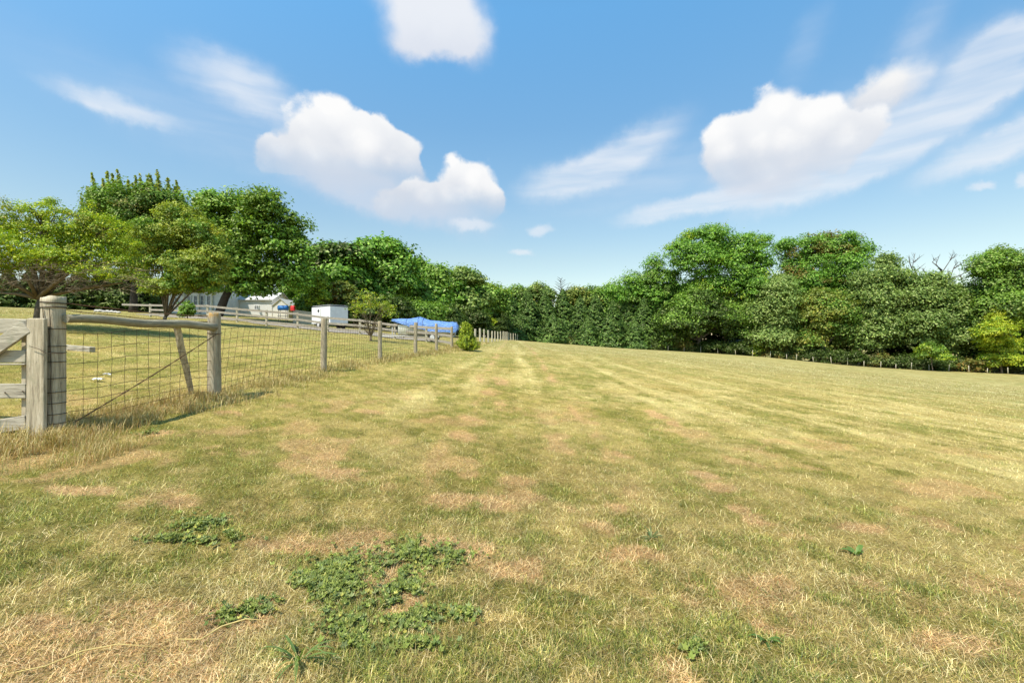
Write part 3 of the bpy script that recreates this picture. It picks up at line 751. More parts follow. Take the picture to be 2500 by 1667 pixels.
tree('leafy_yard_tree', 'small round olive green tree forking low in the yard', 'tree', gbase(402, 28),
     [(434, 528, 52, 30), (385, 578, 66, 42), (485, 578, 56, 46), (372, 650, 60, 42), (470, 655, 78, 45), (410, 705, 62, 22), (520, 640, 42, 52), (525, 690, 34, 24), (345, 620, 36, 50), (440, 610, 60, 50), (500, 700, 40, 20)],
     28, 60000, .070, 'hazel', 103, trunk_r=.115, clump=.42, squash=.9, pal2='mid', mix2=.3, fork=.07, limbs=8, inner=.3, leaves_per=60)
T1D = 16.0
t1 = tree('spreading_thorn_tree', 'low spreading yellow-green tree with grey twigs behind the gate', 'tree', gbase(88, T1D),
     [(30, 560, 95, 32), (160, 575, 110, 34), (255, 560, 62, 30), (100, 522, 70, 20), (60, 610, 130, 30), (210, 628, 110, 30), (300, 650, 48, 24), (-60, 590, 90, 40), (-20, 530, 60, 20), (290, 605, 56, 26), (150, 640, 90, 22), (60, 645, 110, 22), (260, 672, 80, 16), (-30, 650, 80, 24), (200, 590, 80, 30), (215, 540, 30, 24), (120, 500, 18, 14), (10, 505, 22, 14), (225, 505, 12, 12)],
     T1D, 66000, .038, 'lime', 104, trunk_r=.15, bark=M_BARK, clump=.26, squash=.85, fork=.30, limbs=6, extra_limbs=9, inner=.25, pal2='tan', mix2=.2, leaves_per=38)
def spires(root, lst, d, n_each, leaf, pal, seed, rad_=.24):
    r = np.random.default_rng(seed); C_ = []; Nn = []
    b = np.array(root.location)
    mbs = MB()
    for (x0, y0, x1, y1) in lst:
        a0 = np.array(at(x0, y0, d+r.uniform(-1.5, 1.5))); a1 = np.array(at(x1+r.uniform(-14, 14), y1, d)); a0 = a0+np.array([r.uniform(-.35, .35), 0, r.uniform(-.5, .25)]); t = r.random(n_each)**.8
        mbs.tube([Vector(a0-b), Vector(a1-b)], [.015, .05], 4)
        o = r.normal(0, 1, (n_each, 3)); o /= np.linalg.norm(o, axis=1)[:, None]
        rr_ = rad_*(.22+2.0*t)*r.uniform(.1, 1.1, n_each)*(.55+.9*vnoise(t*11+x0, t*0+y0, 3))
        C_.append(a0+(a1-a0)*t[:, None]+o*rr_[:, None]*np.array([1, 1, .8])-b); Nn.append(o+np.array([0, 0, .4])+r.normal(0, .3, (n_each, 3)))
    C_ = np.vstack(C_); Nn = np.vstack(Nn); pa = np.array(PAL[pal]); c = jitter(pa[r.integers(0, len(pa), len(C_))], .3, r)
    link('shoots', np_mesh('shoots', *leaf_quads(C_, Nn, leaf*r.uniform(.6, 1.2, len(C_)), c, r)), M_LEAF, root)
    mbs.build('shoot_stems', M_BARKD, root, True)
SPIRES += [(x_+11+(q_*7 % 9), y_+14+(q_*13 % 30), x_+24, y_+125) for q_, (x_, y_, _, _) in enumerate(SPIRES)]
spires(t3, SPIRES, 48, 460, .15, 'hazel', 77, .46)
# its bare grey undergrowth of twigs
rr = random.Random(12); mb = MB(); bb = Vector(gbase(88, T1D))
for q in range(520):
    u = rr.gauss(0, 1.0); s0 = at(min(max(110+u*110, -80), 330), rr.uniform(640, 712), T1D+rr.uniform(-1.6, 1.6))
    dirx = math.copysign(1, s0.x-bb.x)
    e = s0+Vector((dirx*rr.uniform(.2, .8), rr.uniform(-.5, .5), rr.uniform(-.25, .30)))
    mid = s0.lerp(e, .5)+Vector((rr.uniform(-.08, .08), rr.uniform(-.08, .08), rr.uniform(-.02, .12)))
    mb.tube([s0, mid, e], [.009, .007, .003], 3, cap=False)
    for z_ in range(2):
        e2 = mid+Vector((rr.uniform(-.25, .25), rr.uniform(-.25, .25), rr.uniform(-.15, .2)))
        mb.tube([mid, e2], [.005, .002], 3, cap=False)
for (px, py) in [(20, 690), (0, 715), (180, 660), (250, 700), (110, 660), (300, 690), (60, 670)]:
    s0 = at(92, 728, T1D); e = at(px, py, T1D+rr.uniform(-1, 1)); mid = s0.lerp(e, .5)+Vector((0, 0, .05))
    mb.tube([s0, mid, e], [.075, .055, .03], 7, .05)
tw = mb.build('twigs', M_TWIG, t1, True, origin=bb); tw.location = (0, 0, 0)

DARKG = 'dark evergreens at the back of the yard'
for k, (px, d, tp, rp) in enumerate([(-40, 50, 640, 48), (20, 50, 660, 46), (75, 52, 655, 44), (130, 52, 650, 50), (190, 52, 655, 48), (245, 53, 648, 46), (300, 53, 650, 50), (355, 54, 655, 42), (402, 60, 670, 30)]):
    conifer('evergreen_shrub', ['dark evergreen farthest behind the gate, leftmost of its row', 'dark evergreen behind the crooked limb of the thorn tree', 'dark evergreen right behind the thorn tree trunk',
            'dark evergreen seen just over the heavy post', 'dark evergreen over the left end of the pole rail', 'dark evergreen above the pale stones of the flower bed',
            'dark evergreen left of the board fence end', 'dark evergreen behind the trunk of the olive yard tree', 'dark evergreen between the olive yard tree and the house'][k],
            'shrub', px, 755, tp, d, rp, 200+k, 'dark', DARKG, .26, 380, droop=.2)

# --- deciduous row behind the trailer and the boat
WOOD = 'trees along the left edge of the meadow'
rows = [
 ('broad green tree behind the white trailer', [(802, 640, 43, 34), (853, 632, 34, 28), (777, 690, 34, 42), (828, 690, 60, 42), (780, 640, 22, 26), (850, 740, 60, 36), (790, 745, 40, 30)], 56, 'bright', 'dark', .35, 16000),
 ('tallest green tree in the row behind the bare shrub', [(937, 622, 40, 30), (905, 660, 50, 40), (968, 680, 50, 46), (930, 720, 60, 48), (890, 615, 26, 22), (980, 640, 26, 26)], 60, 'bright', 'mid', .4, 17000),
 ('green tree with a narrow top behind the blue tarpaulin', [(1016, 662, 28, 26), (1042, 690, 34, 34), (1010, 715, 50, 46), (1072, 677, 15, 17), (1040, 745, 50, 34), (1065, 720, 30, 30)], 66, 'mid', 'bright', .4, 14000),
 ('round yellowish green tree right of the blue tarpaulin', [(1131, 692, 44, 28), (1105, 725, 50, 42), (1150, 740, 46, 44), (1110, 770, 60, 30), (1125, 675, 24, 14)], 78, 'olive', 'bright', .5, 14000),
 ('small yellowing tree at the far end of the left row', [(1185, 722, 36, 24), (1222, 730, 26, 22), (1190, 765, 42, 36), (1170, 705, 18, 14)], 92, 'mid', 'ygreen', .3, 10000),
]
for k, (lab, lb, d, p1, p2, mx, nl) in enumerate(rows):
    cx = sum(q[0] for q in lb)/len(lb)
    tree('deciduous_tree', lab, 'tree', gbase(cx, d), lb, d, nl, .30+.002*d, p1, 300+k, WOOD, .35, M_BARKD, p2, mx, clump=1.25, limbs=5, extra_limbs=4, fork=.4)
# lower growth filling under the row
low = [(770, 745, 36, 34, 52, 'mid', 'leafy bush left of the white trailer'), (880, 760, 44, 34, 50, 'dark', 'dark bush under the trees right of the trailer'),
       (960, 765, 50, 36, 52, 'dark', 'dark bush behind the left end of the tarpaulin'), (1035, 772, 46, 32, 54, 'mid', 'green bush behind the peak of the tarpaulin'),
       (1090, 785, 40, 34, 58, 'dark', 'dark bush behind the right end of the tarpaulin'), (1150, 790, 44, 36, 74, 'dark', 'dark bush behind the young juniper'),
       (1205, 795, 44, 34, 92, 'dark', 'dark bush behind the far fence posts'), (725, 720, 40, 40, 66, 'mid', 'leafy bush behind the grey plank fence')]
for k, (px, py, rx, ry, d, pl, lab) in enumerate(low):
    tree('bush', lab, 'bush', gbase(px, d), [(px, py, rx, ry), (px-rx*.5, py+ry*.3, rx*.6, ry*.7), (px+rx*.5, py+ry*.3, rx*.6, ry*.7)], d, 6500, .26, pl, 330+k, 'bushes under the left row of trees', .12, M_BARKD, None, 0, clump=.8, limbs=3, extra_limbs=3, fork=.3)
tree('yellow_bush', 'tall thin yellow-green bush left of the white trailer', 'bush', gbase(783, 48), [(786, 690, 14, 26), (775, 715, 20, 22), (790, 728, 16, 18), (765, 735, 20, 16)], 48, 4500, .17, 'ygreen', 350, trunk_r=.08, clump=.45, limbs=3)
tree('russet_bush', 'russet and yellow bush just above the white trailer roof', 'bush', gbase(838, 50), [(835, 712, 30, 24), (855, 735, 26, 22), (815, 735, 24, 20), (828, 698, 16, 14)], 50, 5500, .17, 'tan', 351, trunk_r=.08, pal2='rust', mix2=.5, clump=.45, limbs=4)
tree('golden_bush', 'golden leafed bush beyond the young juniper', 'bush', gbase(1196, 84), [(1196, 790, 14, 12), (1185, 778, 10, 8)], 84, 900, .26, 'yellow', 352, trunk_r=.06, clump=.6, limbs=2)
# thin half bare shrub in front of the board fence
SD = 26.0
sb = Vector(gbase(905, SD))
sroot = empty('half_bare_shrub', sb, 0, 'small half bare fan shaped shrub in front of the board fence', 'shrub')
me, P, L = crown_mesh('crown', [((at(x_, y_, SD)).to_tuple(), (rx*SD/F, rx*SD/F, ry*SD/F)) for x_, y_, rx, ry in [(900, 735, 38, 22), (935, 750, 26, 22), (870, 755, 22, 26), (950, 765, 18, 16), (905, 752, 46, 16)]],
                      1700, .055, 'lime', 360, .28, .8, 'tan', .6, tuple(sb), 14, .3)
link('crown', me, M_LEAF, sroot)
mb = MB(); rr = random.Random(4)
for q in range(46):
    t_ = rr.uniform(-1, 1); e = at(905+t_*48, rr.uniform(725, 790)+abs(t_)*10, SD+rr.uniform(-1, 1)); s0 = sb+Vector((0, 0, .25))
    mid = s0.lerp(e, .45)+Vector((-t_*.15, 0, .1)); mb.tube([s0, mid, e], [.016, .009, .003], 4, cap=False)
    for z_ in range(3):
        s1 = mid.lerp(e, rr.random()); mb.tube([s1, s1+Vector((rr.uniform(-.25, .25), rr.uniform(-.25, .25), rr.uniform(.05, .35)))], [.006, .002], 3, cap=False)
mb.tube([sb-Vector((0, 0, .2)), sb+Vector((0, 0, .3))], [.09, .06], 8)
o = mb.build('trunk', M_TWIG, sroot, True, origin=sb); o.location = (0, 0, 0)
# small bush at the board fence near the house
tree('garden_bush', 'small green garden bush growing against the board fence', 'bush', gbase(457, 35.2), [(457, 752, 17, 16), (450, 765, 14, 12), (468, 762, 10, 10)], 35.0, 2500, .09, 'mid', 361, trunk_r=.04, clump=.25, limbs=2)

# young juniper by the fence
JD = 26.0
jz = gbase(1140, JD)
jroot = empty('young_juniper', jz, 0, 'young yellow-green juniper bush growing at the wire fence', 'shrub')
r = np.random.default_rng(55); nbr = 640
zt = r.random(nbr)**1.25; a_ = r.uniform(0, 6.283, nbr); hj = (852-779)/F*JD
prof = np.interp(zt, [0, .12, .3, .5, .8, 1], [.46, .66, .52, .38, .34, .10])
k = np.repeat(np.arange(nbr), 26); t = r.random(len(k))**.6
rx_ = prof[k]*t*(.62+.65*r.random(nbr))[k]; x = np.sin(a_[k])*rx_; y = np.cos(a_[k])*rx_
x = x+np.interp(zt[k], [0, 1], [.1, -.12])+.35*np.maximum(0, .25-zt[k])*(np.sin(a_[k]) > .5)
z = zt[k]*hj*.92+t*.22*prof[k]*1.6+r.normal(0, .03, len(k))
ctr = np.stack([x, y, z], -1); nrm = np.stack([np.sin(a_[k]), np.cos(a_[k]), r.normal(.2, .4, len(k))], -1)+r.normal(0, .5, (len(k), 3))
pa = np.array(PAL['juniper']); c = jitter(pa[np.clip((r.random(nbr)[k]*.6+r.random(len(k))*.4)*4, 0, 3).astype(int)], .25, r)
c *= (.72+.4*zt[k])[:, None]**0
v, l, cn, cc = leaf_quads(ctr, nrm, .055*r.uniform(.6, 1.4, len(k)), c, r, .28)
link('crown', np_mesh('crown', v, l, cn, cc), M_NEEDLE, jroot)
MB().tube([(0, 0, -.2), (0, 0, hj*.8)], [.05, .015], 6).build('trunk', M_BARKD, jroot, True)

# --- evergreens at the far end
FIRG = 'evergreens along the far end of the meadow'
firs = [(1222, 745, 30, 101), (1248, 716, 36, 104), (1290, 705, 38, 106), (1330, 708, 38, 104), (1374, 700, 42, 108), (1416, 712, 38, 103), (1455, 722, 40, 104), (1496, 735, 36, 100), (1532, 728, 40, 103), (1572, 722, 42, 102), (1612, 735, 40, 100), (1648, 752, 38, 99), (1684, 765, 36, 97),
        (1270, 765, 30, 99), (1350, 762, 32, 99), (1435, 770, 32, 98), (1552, 775, 32, 97)]
flab = ['low fir at the far corner of the wire fence', 'fir just right of the far corner of the meadow', 'pointed fir second from the far corner', 'broad fir left of the tallest fir', 'tallest fir, with a dead leader behind its tip',
        'fir just right of the tallest fir', 'bright pointed fir in the middle of the far row', 'short fir right of the bright pointed one', 'fir with a wide skirt before the first big tree', 'fir touching the left side of the broadleaf trees',
        'dark fir below the first small broadleaf crown', 'dark low fir left of the big bright tree', 'last low fir under the big bright tree', 'short fir in front near the far corner', 'short fir in front left of the tallest fir', 'short fir in front of the bright pointed one', 'short fir in front of the wide skirted one']
for k, (px, tp, rp, d) in enumerate(firs):
    conifer('fir_tree', flab[k], 'tree', px, 850, tp+(k*37 % 17)-6, d+(k*53 % 7)-3, rp*1.3, 400+k, 'fir', FIRG, .27, 820, per=28, droop=.25)
# rounded backdrop trees over them
back = [(1195, 712, 34, 22, 120, 'olive', 'olive crown showing over the far corner of the fence'), (1262, 712, 34, 18, 122, 'mid', 'low crown behind the firs near the far corner'), (1312, 706, 34, 16, 122, 'olive', 'brownish crown peeping over the second fir'),
        (1410, 716, 40, 20, 122, 'tan', 'tan crown right behind the tallest fir'), (1455, 714, 34, 18, 122, 'mid', 'low green crown behind the bright pointed fir'), (1500, 708, 40, 24, 120, 'mid', 'green crown rising behind the short fir')]
for k, (px, py, rx, ry, d, pl, lab) in enumerate(back):
    tree('distant_tree', lab, 'tree', gbase(px, d), [(px, py+9, rx*.8, ry), (px-rx*.6, py+ry*.8+9, rx*.8, ry), (px+rx*.6, py+ry*.8+9, rx*.8, ry), (px, py+59, rx*1.2, 40)], d, 6500, .5, pl, 430+k, 'trees seen over the evergreens', .3, M_BARKD, 'tan' if k in (2, 3) else None, .15, clump=1.6, limbs=3, extra_limbs=3)

# --- broadleaf wood on the right
RW = 'broadleaf trees along the right edge of the meadow'
rt = [
 ('mid green tree stepping up towards the tallest tree', [(1598, 652, 20, 24), (1547, 692, 26, 26), (1575, 700, 34, 34), (1620, 690, 40, 40), (1588, 735, 70, 44), (1510, 722, 30, 24), (1640, 735, 40, 50)], 104, 'bright', 'mid', .5, 17000),
 ('tallest bright green tree in the right wood', [(1735, 585, 46, 30), (1664, 622, 34, 40), (1814, 600, 32, 30), (1860, 594, 15, 18), (1712, 640, 58, 46), (1815, 645, 60, 44), (1728, 711, 62, 50), (1830, 704, 66, 50), (1780, 620, 30, 34), (1690, 580, 20, 16), (1850, 655, 30, 24)], 98, 'bright', 'ygreen', .12, 30000),
 ('dark leafy lower tree under the tallest one', [(1740, 780, 70, 50), (1664, 790, 60, 46), (1700, 745, 50, 40), (1790, 790, 60, 44), (1640, 830, 30, 20)], 95, 'mid', 'dark', .5, 16000),
 ('pale silvery green tree in front of the tallest one', [(1896, 737, 36, 56), (1890, 795, 42, 38), (1880, 830, 50, 22), (1860, 770, 34, 34), (1905, 700, 24, 30)], 93, 'silver', 'olive', .5, 15000),
 ('big tree turning russet inside its crown', [(1916, 612, 28, 26), (1967, 605, 26, 28), (2039, 604, 56, 36), (1983, 648, 62, 42), (2062, 653, 48, 50), (1970, 700, 52, 48), (2035, 710, 50, 50), (1930, 655, 24, 30), (2098, 620, 24, 30)], 100, 'bright', 'rust', .22, 26000),
 ('olive tree tinged yellow below the russet one', [(2040, 775, 50, 46), (1985, 795, 46, 42), (2060, 810, 44, 34), (2010, 745, 40, 34), (1960, 840, 40, 22)], 92, 'tan', 'mid', .45, 16000),
 ('grey-green tree left of the dead branches', [(2156, 648, 30, 26), (2178, 690, 44, 36), (2138, 736, 56, 46), (2195, 740, 50, 50), (2160, 790, 50, 46), (2126, 825, 56, 36), (2110, 690, 30, 34)], 90, 'olive', 'silver', .3, 24000),
 ('grey-green tree right of the dead branches, two rounded tops', [(2280, 690, 26, 22), (2275, 732, 54, 42), (2344, 724, 36, 30), (2310, 775, 62, 48), (2250, 800, 50, 44), (2330, 830, 50, 36), (2370, 760, 34, 44), (2235, 730, 34, 40)], 87, 'olive', 'silver', .4, 26000),
 ('dark green tree at the right end of the wood', [(2436, 642, 56, 30), (2475, 672, 57, 44), (2425, 708, 44, 38), (2459, 752, 66, 46), (2530, 700, 50, 80), (2400, 660, 24, 22), (2400, 800, 40, 50), (2560, 640, 50, 40)], 84, 'mid', 'olive', .4, 22000),
 ('dark tree behind the yellow one at the right end', [(2490, 820, 60, 60), (2560, 820, 60, 60), (2380, 850, 40, 34), (2440, 870, 50, 30)], 88, 'dark', 'mid', .3, 12000),
]
for k, (lab, lb, d, p1, p2, mx, nl) in enumerate(rt):
    cx = sum(q[0] for q in lb)/len(lb)
    tree('broadleaf_tree', lab, 'tree', gbase(cx, d), lb, d, nl, .34, p1, 500+k, RW, .4, M_BARK, p2, mx, clump=1.5, limbs=7, extra_limbs=4, fork=.42, inner=.18)
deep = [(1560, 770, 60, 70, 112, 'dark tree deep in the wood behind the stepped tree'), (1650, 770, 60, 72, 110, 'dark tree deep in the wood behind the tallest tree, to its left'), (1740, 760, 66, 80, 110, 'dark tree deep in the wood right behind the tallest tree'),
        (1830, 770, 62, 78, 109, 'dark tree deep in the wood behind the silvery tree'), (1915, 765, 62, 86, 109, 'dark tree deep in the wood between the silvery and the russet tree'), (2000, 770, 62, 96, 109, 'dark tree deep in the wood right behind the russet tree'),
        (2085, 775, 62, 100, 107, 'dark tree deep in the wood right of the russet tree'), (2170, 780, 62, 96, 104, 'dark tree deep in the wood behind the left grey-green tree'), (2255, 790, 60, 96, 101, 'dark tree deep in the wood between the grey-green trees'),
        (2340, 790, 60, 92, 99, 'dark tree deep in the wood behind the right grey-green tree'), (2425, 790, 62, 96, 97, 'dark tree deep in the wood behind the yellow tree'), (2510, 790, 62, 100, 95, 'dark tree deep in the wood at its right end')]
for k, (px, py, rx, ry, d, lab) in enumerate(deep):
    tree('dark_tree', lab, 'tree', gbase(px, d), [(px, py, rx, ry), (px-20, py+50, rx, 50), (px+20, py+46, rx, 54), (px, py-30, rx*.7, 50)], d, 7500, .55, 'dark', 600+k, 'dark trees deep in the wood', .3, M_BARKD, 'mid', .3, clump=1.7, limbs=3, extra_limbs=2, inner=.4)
tree('yellow_tree', 'bright yellow tree at the right end of the wood', 'tree', gbase(2445, 80), [(2436, 782, 24, 24), (2425, 812, 38, 28), (2448, 850, 38, 30), (2487, 795, 18, 20), (2470, 882, 30, 16), (2405, 830, 16, 20), (2420, 880, 26, 18)], 80, 14000, .24, 'yellow', 520, trunk_r=.16, pal2='ygreen', mix2=.4, clump=.8, limbs=5)
tree('lime_bush', 'lime green bush at the foot of the wood left of the yellow tree', 'bush', gbase(2278, 80), [(2268, 852, 18, 13), (2285, 862, 22, 12), (2305, 874, 20, 9), (2250, 868, 16, 9), (2240, 858, 9, 7)], 80, 2600, .22, 'mid', 521, pal2='ygreen', mix2=.5, depth=.8, trunk_r=.08, clump=.7, limbs=2)
# undergrowth behind the far fence
ub = [(1335, 845), (1400, 842), (1480, 842), (1545, 843), (1610, 842), (1680, 852), (1740, 852), (1800, 856), (1855, 858), (1910, 862), (1965, 866), (2020, 872), (2080, 876), (2140, 882), (2200, 886), (2255, 890), (2320, 892), (2380, 894), (2440, 896), (2500, 898), (2560, 900)]
ulab = ['at the far corner', 'under the second fir', 'under the bright pointed fir', 'under the wide skirted fir', 'under the last firs', 'left of the white upright box', 'right of the white upright box', 'before the hidden pale roof', 'yellowing one under the silvery tree',
        'just right of the silvery tree', 'before the dark low roof', 'under the russet tree', 'right of the russet tree', 'under the left grey-green tree', 'between the two grey-green trees', 'left of the lime green bush', 'right of the lime green bush', 'left of the yellow tree', 'at the foot of the yellow tree', 'right of the yellow tree', 'last one, at the right edge']
for k, (px, py) in enumerate(ub):
    x0 = (px-1250)/F; d = 100-(px-1290)/(2480-1290)*22+3.0
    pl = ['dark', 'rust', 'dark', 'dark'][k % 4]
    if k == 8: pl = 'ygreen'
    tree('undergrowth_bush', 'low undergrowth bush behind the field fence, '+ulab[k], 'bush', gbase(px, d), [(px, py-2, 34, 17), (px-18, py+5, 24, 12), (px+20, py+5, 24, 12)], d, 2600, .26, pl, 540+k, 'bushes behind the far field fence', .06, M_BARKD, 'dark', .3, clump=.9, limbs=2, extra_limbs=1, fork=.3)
# dead tree
dd_ = 94
db = Vector(gbase(2290, dd_)); droot = empty('dead_tree', db, 0, 'bare dead tree with pale branches above the grey-green crowns', 'tree')
mb = MB(); mb.tube([db-Vector((0, 0, .3)), at(2288, 740, dd_), at(2290, 700, dd_)], [.4, .28, .2], 8, .05)
br = [[(2290, 700), (2300, 665), (2320, 635), (2336, 620)], [(2300, 665), (2285, 645), (2292, 628)], [(2288, 740), (2250, 690), (2228, 650), (2234, 618)], [(2228, 660), (2220, 640), (2219, 625)], [(2232, 640), (2246, 628)], [(2228, 670), (2250, 650)],
      [(2290, 720), (2318, 680), (2330, 650), (2340, 640)], [(2318, 682), (2345, 672), (2362, 662), (2360, 645)], [(2330, 655), (2352, 640)], [(2320, 676), (2312, 660)], [(2345, 672), (2350, 690)], [(2300, 660), (2276, 640), (2292, 626)], [(2320, 635), (2326, 622)], [(2285, 700), (2262, 670), (2250, 655)]]
for b_ in br:
    pts = [at(x_, y_, dd_+i_*.3) for i_, (x_, y_) in enumerate(b_)]
    mb.tube(pts, [.13*(1-.7*i_/(len(pts)-1)) for i_ in range(len(pts))], 5, .1)
    e = pts[-1]
    for q in range(5):
        s0 = pts[-2].lerp(e, random.Random(q+len(b_)).random()); mb.tube([s0, s0+Vector((random.uniform(-1, 1), random.uniform(-.6, .6), random.uniform(.2, 1.2)))], [.045, .015], 4)
o = mb.build('trunk', M_DEAD, droot, True, origin=db); o.location = (0, 0, 0)
# dead leader over the firs
db = Vector(gbase(1372, 110)); lr = empty('dead_fir', db, 0, 'thin dark dead fir top standing above the tallest fir', 'tree')
mb = MB(); tp = at(1369, 680, 110); mb.tube([db, tp], [.25, .03], 6)
for q in range(26):
    t_ = .72+.28*q/26; s0 = db.lerp(tp, t_); a0 = q*2.4; L0 = 1.9*(1.08-t_)/.3+.35
    mb.tube([s0, s0+Vector((math.cos(a0)*L0, math.sin(a0)*L0, L0*.6))], [.06, .02], 4)
for (x_, y_) in [(1390, 690), (1400, 692), (1355, 700)]: mb.tube([at(1380, 715, 110), at(x_, y_, 110)], [.07, .02], 4)
o = mb.build('trunk', M_BARKD, lr, True, origin=db); o.location = (0, 0, 0)

# ------------------------------------------------------------------ wire fence along the meadow
random.seed(21)
def post_mb(x, y, z0, h, r0, square=False, n_=12, rz=0, tilt=(0, 0), flat=False):
    mb = MB(); top_ = Vector((x+tilt[0], y+tilt[1], z0+h))
    b_ = Vector((x, y, z0-.25))
    ks = [0, .2, .4, .6, .8, .985, 1.0]
    pts = [b_.lerp(top_, t_) for t_ in ks]
    mb.tube(pts, [r0*1.04, r0*1.03, r0, r0*.99, r0*.98, r0*.96, r0*.86], n_, .035)
    return mb
wf = empty('wire_fence', (float(fx(5.0)), 5.0, Hz(float(fx(5.0)), 5.0)), 0, 'rusty wire mesh fence on weathered round posts running up the left side of the meadow', 'fence')
wf0 = Vector(wf.location)
def attach(mb, name, mat, smooth=True, bevel=0.0, root=wf, label=None):
    o = mb.build(name, mat, root, smooth, origin=root.location, bevel=bevel); o.location = (0, 0, 0)
    if label: o['label'] = label
    return o
# heavy strainer post
ax, ay = at(131, 833, 5.0).x, 5.0; az0 = Hz(ax, ay)
def heavy():
    mb = MB(); zt_ = EYE+(833.5-722.5)/F*4.86; z0 = az0-.3; N_ = 24; ks = np.linspace(0, 1, 14); rr = random.Random(3)
    prof = []
    for k in range(N_):
        t_ = 2*math.pi*k/N_; cx_, sy_ = math.cos(t_), math.sin(t_)
        q = (abs(cx_)**3+abs(sy_)**3)**(-1/3); prof.append((cx_*q*.092*(1+rr.uniform(-.03, .03)), sy_*q*.086*(1+rr.uniform(-.04, .04))))
    zs = [z0+(zt_-z0)*t_ for t_ in ks]
    zs = sorted(zs+[zt_-.115, zt_-.105, zt_-.055, zt_-.045])
    i0 = 0
    for z_ in zs:
        s = 1.0
        if z_ > zt_-.11: s = 1.035
        if z_ > zt_-.05: s = 1.05
        if z_ > zt_-.002: s = 1.0
        for (x_, y_) in prof: mb.v.append(Vector((ax+x_*s+rr.uniform(-.002, .002), ay+y_*s+rr.uniform(-.002, .002), z_+(.012*math.sin(x_*30) if z_ > zt_-.01 else 0))))
    for k in range(len(zs)-1):
        for q in range(N_): mb.f.append((k*N_+q, k*N_+(q+1) % N_, (k+1)*N_+(q+1) % N_, (k+1)*N_+q))
    e = (len(zs)-1)*N_; mb.f.append(tuple(e+q for q in range(N_)))
    return mb, zt_
hm, hz_ = heavy()
attach(hm, 'post', M_GATE, True, label='heavy squared strainer post wrapped in wire')
# wires lashed round the heavy post
mb = MB()
def loop_round(z_, sag=0, r_=.004, hx=.096, hy=.090):
    pts = []
    for k in range(25):
        t_ = 2*math.pi*k/24; c_, s_ = math.cos(t_), math.sin(t_); q = (abs(c_)**3+abs(s_)**3)**(-1/3)
        pts.append((ax+c_*q*hx*1.01, ay+s_*q*hy*1.01, z_+sag*c_))
    mb.tube(pts, r_, 5, cap=False)
loop_round(hz_-.115, .004, .006); loop_round(hz_-.062, -.006, .007)
HW = [1.15, .96, .79, .61, .46, .34, .22, .12]      # heights of the horizontal wires
for h_ in HW: loop_round(az0+h_, .004, .0035)
loop_round(az0+.91, -.02, .0032)
for (x0_, x1_) in [(-.02, .03), (.05, .075)]:
    pts = [(ax+x0_+(x1_-x0_)*t_/8+.006*math.sin(t_*2.1), ay-.098+.35*abs(x0_+(x1_-x0_)*t_/8)**1.5, hz_-.13-(hz_-az0-.2)*t_/8) for t_ in range(9)]
    mb.tube(pts, .0035, 5, cap=False)
attach(mb, 'lashing_wire', M_WIRE)
# round posts
PY = [7.3, 11.3, 15.2, 19.0, 23.0, 27.0]; ptop = [764, 777, 784, 787, 790, 797]; prad = [.094, .074, .070, .074, .073, .078]
posts = [(ax, 5.0)]
for k, (y_, tp_, r_) in enumerate(zip(PY, ptop, prad)):
    x_ = float(fx(y_)); z_ = Hz(x_, y_); h_ = EYE+(833.5-tp_)/F*y_-z_
    mb = post_mb(x_, y_, z_, h_, r_, tilt=(random.uniform(-.02, .02), 0))
    o = mb.build('post', M_POSTL if k == 0 else M_POST, wf, False, origin=(x_, y_, z_)); o.location = Vector((x_, y_, z_))-wf0
    for p_ in o.data.polygons: p_.use_smooth = len(p_.vertices) == 4
    if k == 0: o['label'] = 'stout round post with orange lichen on its top'
    posts.append((x_, y_))
y_ = 31.0
while y_ < 101:
    x_ = float(fx(y_)); z_ = Hz(x_, y_); h_ = random.uniform(1.22, 1.4)
    o = post_mb(x_, y_, z_, h_, random.uniform(.07, .10) if y_ < 60 else .09, tilt=(random.uniform(-.05, .05), 0), n_=8).build('post', M_BPOST, wf, False, origin=(x_, y_, z_)); o.location = Vector((x_, y_, z_))-wf0
    posts.append((x_, y_)); y_ += 3.7+random.uniform(-.3, .3)
# woven wire
mb = MB(); rr = random.Random(9)
def along(y_): return Vector((float(fx(y_))+.0, y_, 0))
def gz(y_): return Hz(float(fx(y_)), y_)
RW_ = .115
for k, h_ in enumerate(HW):
    hh = h_*.96
    ys = list(np.arange(5.14, 29, .35)); pts = []
    for q, y_ in enumerate(ys):
        sg = .012*math.sin(y_*3.1+k)+rr.uniform(-.004, .004)
        span = 0
        xo = -.02 if y_ > 7.3 else .0
        pts.append((float(fx(y_))+xo+sg*.7, y_, (gz(y_))+hh+sg))
    mb.tube(pts, .0031, 4, cap=False)
    pts = [(float(fx(y_)), y_, gz(y_)+hh) for y_ in np.arange(29, 62, 3.0)]
    mb.tube(pts, .003, 3, cap=False)
y_ = 5.30
while y_ < 24:
    lean_ = 0.0 if y_ < 7.35 else .22+.1*math.sin(y_*.8)
    pts = []
    for k in range(len(HW)-1, -1, -1):
        hh = HW[k]*.96; yv = y_+lean_*(hh-.5)*.9
        pts.append((float(fx(yv))+(-.02 if yv > 7.3 else 0)+rr.uniform(-.006, .006), yv+rr.uniform(-.008, .008), gz(yv)+hh))
    pts.insert(0, (pts[0][0], pts[0][1], pts[0][2]-.1))
    mb.tube(pts, .0028, 4, cap=False); y_ += .168 if y_ < 16 else .25
attach(mb, 'wire_mesh', M_WIRE)
